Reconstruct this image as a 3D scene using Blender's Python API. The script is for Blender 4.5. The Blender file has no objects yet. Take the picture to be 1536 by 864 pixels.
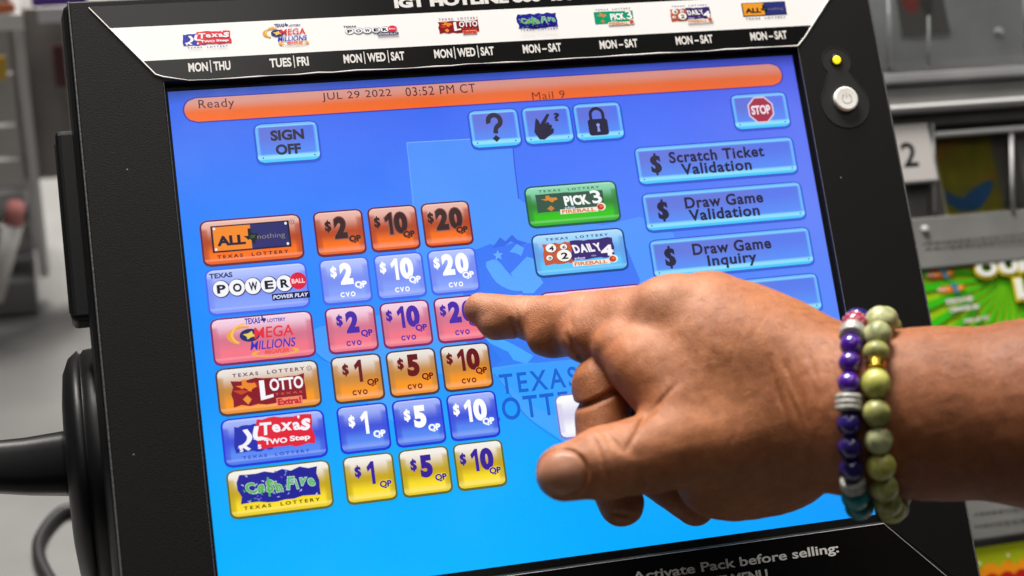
import bpy, math, random
import numpy as np
from mathutils import Vector, Matrix
from mathutils.geometry import tessellate_polygon

# ------------------------------------------------------------------ frames
# "F" frame = millimetres on the terminal's screen (x right, y up the screen, z out of the glass).
# The screen leans back 40 degrees; its centre is 200 mm above the counter (world z = 0, metres).
TILT = math.radians(40)
AX = np.array([[1, 0, 0], [0, math.sin(TILT), -math.cos(TILT)], [0, math.cos(TILT), math.sin(TILT)]])
ORG = np.array([0, 0, 0.200])
CAM_R = np.array([[0.964257, -0.139207, 0.225456], [0.090215, 0.972519, 0.214637], [-0.249139, -0.186625, 0.950316]])
CAM_C = np.array([-162.56, -108.715, 597.48])
FPX = 2400.0


def F2W(p):
    return (np.asarray(p, float) @ AX.T) * 0.001 + ORG


def W2F(p):
    return ((np.asarray(p, float) - ORG) * 1000.0) @ AX


def P(px, py, z=0.0):
    """point of the F frame seen at photo pixel (px, py) at height z above the glass"""
    d = CAM_R.T @ np.array([(px - 768) / FPX, -(py - 432) / FPX, -1.0])
    return CAM_C + d * ((z - CAM_C[2]) / d[2])


def PW(px, py, axis, val):
    """world point (metres) seen at a pixel on the plane world[axis] = val"""
    a = F2W(CAM_C)
    d = AX @ (CAM_R.T @ np.array([(px - 768) / FPX, -(py - 432) / FPX, -1.0]))
    return a + d * ((val - a[axis]) / d[axis])


SC = bpy.context.scene
COL = SC.collection

# ------------------------------------------------------------------ camera
cam_data = bpy.data.cameras.new('camera')
cam = bpy.data.objects.new('camera', cam_data)
COL.objects.link(cam)
Rw = AX @ CAM_R.T
m = Matrix.Identity(4)
cw = F2W(CAM_C)
for i in range(3):
    for j in range(3):
        m[i][j] = Rw[i, j]
    m[i][3] = cw[i]
cam.matrix_world = m
cam_data.sensor_width = 36.0
cam_data.lens = 36.0 * FPX / 1536.0
cam_data.clip_start = 0.02
cam_data.clip_end = 50
cam_data.dof.use_dof = True
cam_data.dof.focus_distance = 0.622
cam_data.dof.aperture_fstop = 6.4
SC.camera = cam

# ------------------------------------------------------------------ world and lamps (a shop's ceiling lights and one added fill)
world = bpy.data.worlds.new('World')
SC.world = world
world.use_nodes = True
bg = world.node_tree.nodes['Background']
bg.inputs[0].default_value = (0.60, 0.62, 0.66, 1)
bg.inputs[1].default_value = 0.045


def area(name, loc, target, sx, sy, power, col=(1, 0.96, 0.9)):
    d = bpy.data.lights.new(name, 'AREA')
    d.shape = 'RECTANGLE'
    d.size, d.size_y, d.energy, d.color = sx, sy, power, col
    o = bpy.data.objects.new(name, d)
    COL.objects.link(o)
    o.location = loc
    o.rotation_euler = (Vector(target) - Vector(loc)).to_track_quat('-Z', 'Y').to_euler()
    return o


area('ceiling_or_fill_light', (-0.2, 0.95, 2.0), (0, 0, 0.2), 1.1, 0.45, 132)
area('ceiling_or_fill_light', (-0.35, -0.75, 2.1), (0, 0, 0.2), 1.2, 0.4, 6)
area('ceiling_or_fill_light', (-1.1, 1.7, 2.1), (-0.6, 0.8, 0.1), 1.2, 0.5, 21)

area('ceiling_or_fill_light', (0.85, 0.0, 2.1), (0.25, 0.1, 0.1), 0.9, 0.4, 11)  # fill added to brighten the ticket rack, no known fixture

SC.view_settings.view_transform = 'Standard'
SC.view_settings.look = 'None'
SC.view_settings.exposure = 0
SC.view_settings.gamma = 1


# ------------------------------------------------------------------ helpers
def lin(c):
    if isinstance(c, str):
        c = c.lstrip('#')
        c = [int(c[i:i + 2], 16) / 255 for i in (0, 2, 4)]
    return np.array([x / 12.92 if x <= 0.04045 else ((x + 0.055) / 1.055) ** 2.4 for x in c])


def mat(name, base=(0.5, 0.5, 0.5), rough=0.5, metal=0.0, spec=0.5, trans=0.0, sss=0.0, coat=0.0, attr=False,
        emit=False, bump=None, ior=1.45, alpha=1.0, vary=None):
    mt = bpy.data.materials.new(name)
    mt.use_nodes = True
    nt = mt.node_tree
    b = nt.nodes['Principled BSDF']
    b.inputs['Base Color'].default_value = (*base, 1)
    b.inputs['Roughness'].default_value = rough
    b.inputs['Metallic'].default_value = metal
    b.inputs['Specular IOR Level'].default_value = spec
    b.inputs['Transmission Weight'].default_value = trans
    b.inputs['Coat Weight'].default_value = coat
    b.inputs['IOR'].default_value = ior
    b.inputs['Alpha'].default_value = alpha
    tc = nt.nodes.new('ShaderNodeTexCoord')
    if attr:
        a = nt.nodes.new('ShaderNodeAttribute')
        a.attribute_name = 'tone'
        if emit:
            b.inputs['Base Color'].default_value = (0.006, 0.006, 0.008, 1)
            nt.links.new(a.outputs['Color'], b.inputs['Emission Color'])
            b.inputs['Emission Strength'].default_value = 1.0
        else:
            nt.links.new(a.outputs['Color'], b.inputs['Base Color'])
    if vary:                                   # (scale, low, high): blotchy variation of the base colour
        n = nt.nodes.new('ShaderNodeTexNoise')
        n.inputs['Scale'].default_value = vary[0]
        n.inputs['Detail'].default_value = 6
        nt.links.new(tc.outputs['Object'], n.inputs['Vector'])
        r = nt.nodes.new('ShaderNodeValToRGB')
        r.color_ramp.elements[0].position = 0.32
        r.color_ramp.elements[1].position = 0.68
        r.color_ramp.elements[0].color = (*vary[1], 1)
        r.color_ramp.elements[1].color = (*vary[2], 1)
        nt.links.new(n.outputs['Fac'], r.inputs['Fac'])
        nt.links.new(r.outputs['Color'], b.inputs['Base Color'])
    if bump:                                   # (scale, strength, distance in metres)
        n = nt.nodes.new('ShaderNodeTexNoise')
        n.inputs['Scale'].default_value = bump[0]
        n.inputs['Detail'].default_value = 4
        nt.links.new(tc.outputs['Object'], n.inputs['Vector'])
        bp = nt.nodes.new('ShaderNodeBump')
        bp.inputs['Strength'].default_value = bump[1]
        bp.inputs['Distance'].default_value = bump[2]
        nt.links.new(n.outputs['Fac'], bp.inputs['Height'])
        nt.links.new(bp.outputs['Normal'], b.inputs['Normal'])
    return mt


M_DISPLAY = mat('backlit_display', rough=0.22, spec=0.4, attr=True, emit=True)


def smudge(mt):
    """finger grease on the glass (gloss varies) and the panel's slight unevenness"""
    nt = mt.node_tree; b = nt.nodes['Principled BSDF']
    tc = nt.nodes.new('ShaderNodeTexCoord')
    for sc, lo, hi, sock, det in ((26, 0.14, 0.42, 'Roughness', 5), (2200, 0.965, 1.03, 'Emission Strength', 2)):
        n = nt.nodes.new('ShaderNodeTexNoise'); n.inputs['Scale'].default_value = sc; n.inputs['Detail'].default_value = det
        nt.links.new(tc.outputs['Object'], n.inputs['Vector'])
        r = nt.nodes.new('ShaderNodeMapRange'); r.inputs['From Min'].default_value = 0.3; r.inputs['From Max'].default_value = 0.7
        r.inputs['To Min'].default_value = lo; r.inputs['To Max'].default_value = hi
        nt.links.new(n.outputs['Fac'], r.inputs['Value']); nt.links.new(r.outputs[0], b.inputs[sock])


smudge(M_DISPLAY)
M_PRINT = mat('laminated_print', rough=0.22, spec=0.35, attr=True)
M_TICKET = mat('glossy_ticket_print', rough=0.35, spec=0.4, attr=True)
M_BEZEL = mat('textured_black_plastic', (0.004, 0.004, 0.004), 0.5, spec=0.26, bump=(2000, 0.6, 0.0002))
M_SHELL = mat('smooth_black_plastic', (0.005, 0.005, 0.006), 0.42, spec=0.32, bump=(700, 0.15, 0.0002))
M_GLINT = mat('edge_glint_plastic', (0.10, 0.10, 0.10), 0.3, spec=0.7, bump=(500, 0.6, 0.0004))  # paler than the frame: edge glint painted in
M_GLOSS = mat('polished_black_edge', (0.012, 0.012, 0.012), 0.16, spec=0.6)
M_RUBBER = mat('black_cable_rubber', (0.015, 0.015, 0.016), 0.5)
M_WHITEBTN = mat('off_white_button_plastic', (0.80, 0.79, 0.76), 0.4, bump=(900, 0.2, 0.0002))
M_RECESS = mat('dark_smooth_recess', (0.022, 0.022, 0.021), 0.35)
M_FILM = mat('clear_film_edge', (0.75, 0.75, 0.72), 0.25, spec=0.7)
M_ACRYLIC = mat('clear_acrylic', (0.93, 0.95, 0.95), 0.04, trans=1.0, ior=1.25)
M_ACRYL_EDGE = mat('frosted_acrylic_edge', (0.45, 0.45, 0.45), 0.25, spec=0.7, coat=0.3)
M_RACK = mat('grey_rack_plastic', (0.05, 0.05, 0.048), 0.35, vary=(14, (0.035, 0.035, 0.033), (0.085, 0.083, 0.08)))
M_COUNTER = mat('grey_laminate_counter', (0.2, 0.2, 0.2), 0.3, vary=(9, (0.16, 0.158, 0.155), (0.23, 0.228, 0.225)))
LED = mat('lit_yellow_lamp', (0.9, 0.75, 0.02), 0.3)
LED.node_tree.nodes['Principled BSDF'].inputs['Emission Color'].default_value = (0.95, 0.80, 0.02, 1)
LED.node_tree.nodes['Principled BSDF'].inputs['Emission Strength'].default_value = 1.0


def specks(mt, scale, size, amount, col):
    """sparse dust specks and nicks"""
    nt = mt.node_tree; b = nt.nodes['Principled BSDF']
    tc = nt.nodes.new('ShaderNodeTexCoord')
    v = nt.nodes.new('ShaderNodeTexVoronoi'); v.inputs['Scale'].default_value = scale
    nt.links.new(tc.outputs['Object'], v.inputs['Vector'])
    lt = nt.nodes.new('ShaderNodeMath'); lt.operation = 'LESS_THAN'; lt.inputs[1].default_value = size
    nt.links.new(v.outputs['Distance'], lt.inputs[0])
    sp = nt.nodes.new('ShaderNodeSeparateColor'); nt.links.new(v.outputs['Color'], sp.inputs['Color'])
    gt = nt.nodes.new('ShaderNodeMath'); gt.operation = 'GREATER_THAN'; gt.inputs[1].default_value = 1 - amount
    nt.links.new(sp.outputs[0], gt.inputs[0])
    ml = nt.nodes.new('ShaderNodeMath'); ml.operation = 'MULTIPLY'
    nt.links.new(lt.outputs[0], ml.inputs[0]); nt.links.new(gt.outputs[0], ml.inputs[1])
    mx = nt.nodes.new('ShaderNodeMix'); mx.data_type = 'RGBA'
    mx.inputs[6].default_value = b.inputs['Base Color'].default_value; mx.inputs[7].default_value = (*col, 1)
    nt.links.new(ml.outputs[0], mx.inputs['Factor']); nt.links.new(mx.outputs[2], b.inputs['Base Color'])


specks(M_BEZEL, 260, 0.075, 0.10, (0.30, 0.29, 0.27))
specks(M_SHELL, 200, 0.06, 0.08, (0.2, 0.2, 0.19))


def thing(name, label, cat, base_w, rot_f=True, group=None):
    """Empty at a thing's base (world metres); rot_f: axes of the screen frame"""
    o = bpy.data.objects.new(name, None)
    o.empty_display_size = 0.02
    COL.objects.link(o)
    mm = Matrix.Identity(4)
    for i in range(3):
        for j in range(3):
            mm[i][j] = AX[i, j] if rot_f else float(i == j)
        mm[i][3] = base_w[i]
    o.matrix_world = mm
    o['label'] = label
    o['category'] = cat
    if group:
        o['group'] = group
    return o


def root_of(o):
    while o.parent:
        o = o.parent
    return o


def mesh_obj(name, vw, faces, mats, parent=None, mi=None, cols=None, smooth=False, label=None, base=None):
    """one mesh object from world-space vertices; children use the same axes as their thing"""
    vw = np.asarray(vw, float).reshape(-1, 3)
    if parent is not None:
        rm = np.array(root_of(parent).matrix_basis)
    else:
        rm = np.eye(4)
        rm[:3, 3] = base if base is not None else vw.mean(0)
    inv = np.linalg.inv(rm)
    loc = vw @ inv[:3, :3].T + inv[:3, 3]
    me = bpy.data.meshes.new(name)
    me.from_pydata([tuple(v) for v in loc], [], [tuple(int(i) for i in f) for f in faces])
    for mt in (mats if isinstance(mats, (list, tuple)) else [mats]):
        me.materials.append(mt)
    if mi is not None:
        me.polygons.foreach_set('material_index', np.asarray(mi, np.int32))
    if cols is not None:
        at = me.color_attributes.new('tone', 'FLOAT_COLOR', 'POINT')
        c4 = np.ones((len(vw), 4), np.float32)
        c4[:, :3] = cols
        at.data.foreach_set('color', c4.ravel())
    if smooth:
        me.polygons.foreach_set('use_smooth', np.ones(len(me.polygons), bool))
    me.update()
    o = bpy.data.objects.new(name, me)
    COL.objects.link(o)
    if parent is not None:
        o.parent = parent
    else:
        mm = Matrix.Identity(4)
        for i in range(3):
            mm[i][3] = rm[i, 3]
        o.matrix_world = mm
    if label:
        o['label'] = label
    return o


class MB:
    """collects solids in the F frame (mm) or world metres"""

    def __init__(self, f=True):
        self.v, self.fc, self.f = [], [], f

    def add(self, v, f):
        n = len(self.v)
        self.v += [tuple(map(float, p)) for p in v]
        self.fc += [tuple(i + n for i in q) for q in f]

    def box(self, x0, x1, y0, y1, z0, z1):
        self.add([(x0, y0, z0), (x1, y0, z0), (x1, y1, z0), (x0, y1, z0), (x0, y0, z1), (x1, y0, z1), (x1, y1, z1), (x0, y1, z1)],
                 [(3, 2, 1, 0), (4, 5, 6, 7), (0, 1, 5, 4), (1, 2, 6, 5), (2, 3, 7, 6), (3, 0, 4, 7)])

    def loft(self, rings, cap0=True, cap1=True):
        n = len(rings[0])
        v = [p for r in rings for p in r]
        f = []
        for k in range(len(rings) - 1):
            for i in range(n):
                j = (i + 1) % n
                f.append((k * n + i, k * n + j, (k + 1) * n + j, (k + 1) * n + i))
        if cap0:
            f.append(tuple(range(n - 1, -1, -1)))
        if cap1:
            f.append(tuple((len(rings) - 1) * n + i for i in range(n)))
        self.add(v, f)

    def slab(self, quad, th, nrm):
        q = np.asarray(quad, float)
        n = np.asarray(nrm, float)
        self.loft([q, q + n * th])

    def tube(self, pts, rad, n=12):
        pts = np.asarray(pts, float)
        rad = np.broadcast_to(np.asarray(rad, float), (len(pts),))
        rings = []
        up = np.array([0.31, 0.22, 0.92])
        for i in range(len(pts)):
            t = pts[min(i + 1, len(pts) - 1)] - pts[max(i - 1, 0)]
            t /= np.linalg.norm(t) + 1e-12
            a = np.cross(t, up)
            a /= np.linalg.norm(a) + 1e-9
            b = np.cross(t, a)
            rings.append([pts[i] + rad[i] * (math.cos(q) * a + math.sin(q) * b) for q in np.linspace(0, 2 * math.pi, n, endpoint=False)])
        self.loft(rings)

    def build(self, name, mats, parent=None, smooth=False, bevel=0, label=None, seg=2, base=None):
        v = F2W(self.v) if self.f else np.array(self.v)
        o = mesh_obj(name, v, self.fc, mats, parent, smooth=smooth, label=label, base=base)
        if bevel:
            b = o.modifiers.new('bevel', 'BEVEL')
            b.width = bevel
            b.segments = seg
            b.limit_method = 'ANGLE'
            b.angle_limit = math.radians(35)
            b.use_clamp_overlap = True
        return o


def catmull(pts, n=8):
    pts = np.asarray(pts, float)
    p = np.vstack([2 * pts[0] - pts[1], pts, 2 * pts[-1] - pts[-2]])
    out = []
    for i in range(1, len(p) - 2):
        for t in np.linspace(0, 1, n, endpoint=False):
            out.append(0.5 * ((2 * p[i]) + (-p[i - 1] + p[i + 1]) * t + (2 * p[i - 1] - 5 * p[i] + 4 * p[i + 1] - p[i + 2]) * t * t
                              + (-p[i - 1] + 3 * p[i] - 3 * p[i + 1] + p[i + 2]) * t ** 3))
    out.append(p[-2])
    return np.array(out)


# ------------------------------------------------------------------ flat artwork: coloured shapes in thin layers
_glyphs = {}


def glyph_mesh(s, off, shear, space):
    key = (s, off, shear, space)
    if key not in _glyphs:
        cu = bpy.data.curves.new('t', 'FONT')
        cu.body = s
        cu.size = 1
        cu.offset = off
        cu.shear = shear
        cu.space_character = space
        cu.resolution_u = 4
        cu.fill_mode = 'FRONT'
        cu.align_x = 'CENTER'
        ob = bpy.data.objects.new('t', cu)
        COL.objects.link(ob)
        dg = bpy.context.evaluated_depsgraph_get()
        me = bpy.data.meshes.new_from_object(ob.evaluated_get(dg))
        v = np.array([tuple(p.co)[:2] for p in me.vertices]).reshape(-1, 2)
        f = [tuple(p.vertices) for p in me.polygons]
        bpy.data.objects.remove(ob)
        bpy.data.curves.remove(cu)
        bpy.data.meshes.remove(me)
        _glyphs[key] = (v, f)
    return _glyphs[key]


class Art:
    """2-D drawing in mm on a plane of the F frame; every call lies a hair above the one before"""

    def __init__(self, z=0.1, step=0.012, place=None):
        self.v, self.fc, self.c = [], [], []
        self.z, self.step = z, step
        self.st = [(0, 0, 1, 1, 0)]
        self.place = place

    def push(self, x, y, sx=1, sy=None, rot=0):
        self.st.append((x, y, sx, sx if sy is None else sy, rot))

    def pop(self):
        self.st.pop()

    def tf(self, p):
        p = np.asarray(p, float).reshape(-1, 2).copy()
        for (x, y, sx, sy, r) in reversed(self.st):
            p = p * (sx, sy)
            if r:
                c, s = math.cos(r), math.sin(r)
                p = p @ np.array([[c, s], [-s, c]])
            p = p + (x, y)
        return p

    def raw(self, p, faces, col, step=True):
        p = self.tf(p)
        n = len(self.v)
        a = self.tf([(0, 0), (1, 0), (0, 1)])
        flip = np.cross(a[1] - a[0], a[2] - a[0]) < 0
        self.v += [(q[0], q[1], self.z) for q in p]
        self.fc += [tuple(i + n for i in (f[::-1] if flip else f)) for f in faces]
        col = np.asarray(col, float)
        self.c += list(np.broadcast_to(col, (len(p), 3)))
        if step:
            self.z += self.step

    def poly(self, pts, col):
        pts = np.asarray(pts, float)
        tri = tessellate_polygon([[Vector((p[0], p[1], 0)) for p in pts]])
        fs = []
        for t in tri:
            a, b, c = (pts[i] for i in t)
            fs.append(tuple(t) if np.cross(b - a, c - a) > 0 else tuple(t)[::-1])
        self.raw(pts, fs, lin(col))

    def rect(self, x0, y0, x1, y1, col):
        self.poly([(x0, y0), (x1, y0), (x1, y1), (x0, y1)], col)

    def circle(self, x, y, r, col, n=24, ry=None):
        q = np.linspace(0, 2 * math.pi, n, endpoint=False)
        self.raw(np.stack([x + r * np.cos(q), y + (ry or r) * np.sin(q)], 1), [tuple(range(n))], lin(col))

    def ring(self, x, y, r0, r1, col, a0=0, a1=360, n=32, ky=1.0):
        q = np.radians(np.linspace(a0, a1, n + 1))
        i = np.stack([x + r0 * np.cos(q), y + ky * r0 * np.sin(q)], 1)
        o = np.stack([x + r1 * np.cos(q), y + ky * r1 * np.sin(q)], 1)
        self.raw(np.vstack([i, o]), [(k, n + 1 + k, n + 2 + k, k + 1) for k in range(n)], lin(col))

    def star(self, x, y, r, col, n=5, k=0.42, rot=90):
        pts = []
        for i in range(2 * n):
            a = math.radians(rot + 180 * i / n)
            rr = r if i % 2 == 0 else r * k
            pts.append((x + rr * math.cos(a), y + rr * math.sin(a)))
        self.poly(pts, col)

    def line(self, pts, w, col):
        pts = np.asarray(pts, float)
        t = np.gradient(pts, axis=0)
        t /= np.linalg.norm(t, axis=1, keepdims=True) + 1e-9
        nn = np.stack([-t[:, 1], t[:, 0]], 1) * w / 2
        k = len(pts)
        self.raw(np.vstack([pts - nn, pts + nn]), [(i, i + 1, k + i + 1, k + i) for i in range(k - 1)], lin(col))

    def rrect(self, x0, y0, x1, y1, r, fn, nx=12, ny=14):
        """rounded rectangle; fn(u 0..1, v 0..1 from the top, edge distances l, r, t, b) -> linear colour"""
        W_, H_ = x1 - x0, y1 - y0
        r = min(r, W_ / 2, H_ / 2)
        ys = np.unique(np.r_[np.linspace(0, r, 6), np.linspace(r, H_ - r, max(2, ny - 8)), np.linspace(H_ - r, H_, 6)])
        if callable(fn):
            us = np.unique(np.r_[0, 0.6 / W_, 1.6 / W_, np.linspace(2.4 / W_, 1 - 2.4 / W_, max(2, nx - 6)), 1 - 1.6 / W_, 1 - 0.6 / W_, 1]) if W_ > 6 else np.linspace(0, 1, 7)
        else:
            us = np.array([0, 1.0])
        pts, cols = [], []
        for d in ys:
            e = min(d, H_ - d)
            ins = r - math.sqrt(max(0, r * r - (r - e) ** 2)) if e < r else 0
            for u in us:
                x = ins + u * (W_ - 2 * ins)
                pts.append((x0 + x, y1 - d))
                cols.append(fn(x / W_, d / H_, x, W_ - x, d, H_ - d) if callable(fn) else lin(fn))
        n = len(us)
        fs = [(i * n + j, (i + 1) * n + j, (i + 1) * n + j + 1, i * n + j + 1) for i in range(len(ys) - 1) for j in range(n - 1)]
        self.raw(pts, fs, cols)

    def text(self, s, x, y, col, h=None, w=None, bold=0.0, shear=0.0, space=1.0, rot=0.0, outline=None, ow=0.03):
        """text whose ink box is centred on (x, y), fitted to height h and/or width w"""
        if outline is not None:
            self.text(s, x, y, outline, h, w, bold + ow, shear, space, rot, None)
            # keep the same glyph scale for the inner text
            h2, w2 = h, w
            v0, _ = glyph_mesh(s, bold, shear, space)
            v1, _ = glyph_mesh(s, bold + ow, shear, space)
            if h: h = h2 * np.ptp(v0[:, 1]) / np.ptp(v1[:, 1])
            if w: w = w2 * np.ptp(v0[:, 0]) / np.ptp(v1[:, 0])
        v, f = glyph_mesh(s, bold, shear, space)
        lo, hi = v.min(0), v.max(0)
        sz = hi - lo
        sx = w / sz[0] if w else None
        sy = h / sz[1] if h else None
        sx = sx or sy
        sy = sy or sx
        q = (v - (lo + hi) / 2) * (sx, sy)
        if rot:
            c, s_ = math.cos(rot), math.sin(rot)
            q = q @ np.array([[c, s_], [-s_, c]])
        self.raw(q + (x, y), f, lin(col))

    def num(self, s, x, y, col, h, bold, pad=0.0):
        """bold sans figures; the one is a plain stem with a flag"""
        wd = {'1': 0.44, '2': 0.62, '5': 0.60, '0': 0.66}
        tot = sum(wd[c] for c in s) * h
        cx = x - tot / 2
        for ch in s:
            w_ = wd[ch] * h
            if ch == '1':
                q = [(0.40, -0.5), (0.72, -0.5), (0.72, 0.5), (0.46, 0.5), (0.0, 0.26), (0.10, 0.06), (0.40, 0.2)]
                e = pad * 0.55
                c0 = (0.45, 0.0)
                pts = [(cx + (0.05 + a_ * 0.47) * h + (e if a_ > c0[0] else -e) * 0.8, y + b_ * h + (e if b_ > 0.1 else -e) * 0.8) for a_, b_ in q]
                self.poly(pts, col)
            else:
                self.text(ch, cx + w_ / 2, y, col, h + pad * 0.9, w_ * 0.93 + pad * 0.7, bold)
            cx += w_

    def dollar(self, x, y, h, col, bold=0.05):
        self.rect(x - h * 0.055, y - h * 0.5, x + h * 0.055, y + h * 0.5, col)
        self.text('S', x, y, col, h * 0.80, h * 0.50, bold)

    def jtext(self, s, x0, x1, y, h, col, bold=0.03, rots=(6, -5, 4, -6, 5), dy=0.06, outline=None, ow=0.04, hs=None):
        """playful lettering, each letter tilted a little"""
        nat = []
        for i, ch in enumerate(s):
            v, _ = glyph_mesh(ch, bold, 0.0, 1.0)
            nat.append(np.ptp(v[:, 0]) / np.ptp(v[:, 1]) * (hs[i] if hs else 1) + 0.07)
        k = (x1 - x0) / sum(nat)
        x = x0
        for i, ch in enumerate(s):
            w_ = nat[i] * k
            self.text(ch, x + w_ / 2, y + h * dy * (-1) ** i, col, h * (hs[i] if hs else 1), w_ - 0.06 * k, bold, rot=math.radians(rots[i % len(rots)]), outline=outline, ow=ow)
            x += w_

    def build(self, name, mt, parent, label=None):
        v = np.array(self.v)
        v = self.place(v) if self.place else F2W(v)
        return mesh_obj(name, v, self.fc, mt, parent, cols=np.array(self.c), label=label)


def mix(a, b, t):
    t = min(1, max(0, t))
    return a * (1 - t) + b * t


def sm(t):
    t = min(1, max(0, t))
    return t * t * (3 - 2 * t)
# ------------------------------------------------------------------ game emblems (drawn in a -1..1 box)
def tl_text(a, y, col, w=1.8, h=0.2):
    a.text('TEXAS  LOTTERY', 0, y, col, h, w, 0.03, space=1.5)


TEXAS_PTS = [(-0.35, 1.0), (0.06, 1.0), (0.06, 0.5), (0.3, 0.38), (0.55, 0.34), (0.85, 0.36), (0.9, -0.1), (0.95, -0.3), (0.6, -0.5),
             (0.42, -0.75), (0.45, -1.0), (0.15, -0.85), (0.0, -0.5), (-0.2, -0.3), (-0.4, -0.45), (-0.6, -0.2), (-0.95, 0.1), (-0.38, 0.1)]


def rough_rect(a, x0, y0, x1, y1, col, seed=1, amp=0.035, n=9):
    rd = random.Random(seed)
    pts = []
    for k in range(n): pts.append((x0 + (x1 - x0) * k / n, y0 + rd.uniform(-amp, amp) * 2))
    for k in range(n // 2): pts.append((x1 + rd.uniform(-amp, amp), y0 + (y1 - y0) * k / (n // 2)))
    for k in range(n): pts.append((x1 + (x0 - x1) * k / n, y1 + rd.uniform(-amp, amp) * 2))
    for k in range(n // 2): pts.append((x0 + rd.uniform(-amp, amp), y1 + (y0 - y1) * k / (n // 2)))
    a.poly(pts, col)


def logo_two_step(a, tl='#3f43c9'):
    rough_rect(a, -1, -0.75, -0.05, 0.72, '#2430b0', 3)
    rough_rect(a, -0.42, -0.72, 1, 1.0, '#e2263a', 5)
    W_ = '#f7f5fb'
    a.line(catmull([(-0.72, 0.5), (-0.62, 0.05), (-0.72, -0.3), (-0.9, -0.45)], 5), 0.13, W_)
    a.line(catmull([(-0.42, 0.62), (-0.48, 0.1), (-0.4, -0.15), (-0.3, -0.05)], 5), 0.12, W_)
    a.poly([(-0.95, -0.5), (-0.8, -0.3), (-0.62, -0.62), (-0.7, -0.7), (-0.8, -0.52)], W_)
    a.poly([(-0.55, -0.1), (-0.35, 0.02), (-0.12, -0.15), (-0.3, -0.2)], W_)
    a.text('s', -0.86, -0.62, W_, 0.22, 0.09, 0.03)
    a.text('s', -0.4, -0.55, W_, 0.24, 0.09, 0.03)
    a.jtext('Texas', -0.36, 0.95, 0.4, 0.62, W_, 0.035, rots=(-2, 3, -3, 3, -5), dy=0.03, hs=(1.15, 0.75, 0.75, 0.75, 1.1))
    a.text("'", 0.66, 0.88, W_, 0.16, 0.06, 0.03)
    a.text('TWO', 0.02, -0.34, W_, 0.3, 0.58, 0.035)
    a.text('Step', 0.64, -0.34, W_, 0.38, 0.52, 0.035)
    tl_text(a, -1.08, tl, 1.7, 0.19)


def logo_mega(a, tl='#3a35b5'):
    a.text('TEXAS', -0.28, 1.0, tl, 0.34, 0.5, 0.035)
    a.push(0.06, 1.02, 0.11, 0.2); a.poly(TEXAS_PTS, '#1c2a90'); a.pop()
    a.text('LOTTERY', 0.5, 0.93, tl, 0.2, 0.6, 0.03)
    a.ring(-0.6, 0.25, 0.42, 0.56, '#f0a53a', 70, 250, ky=0.9)
    a.ring(-0.45, 0.3, 0.5, 0.58, '#f6c65a', 100, 230, ky=1.1)
    a.circle(-0.42, 0.22, 0.33, '#26306f', ry=0.36)
    a.star(-0.42, 0.22, 0.24, '#f0cf57', 4, 0.5, 70)
    a.text('MEGA', 0.36, 0.3, '#e8333f', 0.62, 1.28, 0.012, shear=0.1)
    a.text('MILLIONS', 0.3, -0.38, '#2c35b8', 0.5, 1.5, 0.012, shear=0.25)
    a.ring(0.35, -0.85, 0.62, 0.78, '#f3b045', 140, 395, ky=0.32)
    a.text('MEGAPLIER', 0.4, -0.8, '#ee5a35', 0.26, 0.8, 0.04, shear=0.2)


def logo_power(a, tl='#22255e'):
    a.text('TEXAS', -0.78, 0.74, tl, 0.26, 0.5, 0.035)
    for i, ch in enumerate('POWER'):
        x = -0.8 + 0.345 * i
        a.circle(x, 0.05, 0.19, '#10122e', ry=0.45)
        a.circle(x - 0.008, 0.06, 0.172, '#f6f6ff', ry=0.41)
        a.text(ch, x, 0.05, '#101228', 0.44, 0.19, 0.04)
    a.circle(0.88, 0.12, 0.185, '#dd2440', ry=0.44)
    a.text('BALL', 0.88, 0.12, '#ffd9dd', 0.24, 0.29, 0.03)
    a.rect(0.27, -0.78, 1.1, -0.44, '#12164a')
    a.text('POWER PLAY', 0.68, -0.61, '#e6e8ff', 0.2, 0.78, 0.03, shear=0.2)


def logo_lotto(a, tl='#6a2a45'):
    rough_rect(a, -0.97, -0.75, 0.9, 0.62, '#8a1626', 8)
    a.push(-0.6, 0.3, 0.28, 0.34); a.poly(TEXAS_PTS, '#ef8a2c'); a.pop()
    a.poly([(-0.95, 0.1), (-0.75, -0.15), (-0.55, 0.0), (-0.7, 0.1)], '#c9481f')
    a.poly([(-0.6, -0.7), (-0.72, -0.4), (-0.6, -0.2), (-0.5, -0.45)], '#f09434')
    a.poly([(-0.4, 0.5), (-0.1, 0.25), (-0.3, 0.1)], '#a52a20')
    W_ = '#fbf7fa'
    a.poly([(-0.27, 0.5), (-0.14, 0.5), (-0.14, -0.35), (0.06, -0.28), (0.06, -0.44), (-0.27, -0.56)], W_)
    a.text('OTTO', 0.42, 0.2, W_, 0.66, 0.86, 0.03)
    a.text('TEXAS', 0.45, -0.32, '#d8584a', 0.12, 0.7, 0.03, space=1.6)
    a.rect(0.12, -0.98, 0.78, -0.52, '#f58a6a')
    a.text('Extra!', 0.45, -0.74, '#c01f2e', 0.36, 0.6, 0.045)
    tl_text(a, 0.9, tl, 1.85, 0.2)


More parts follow.
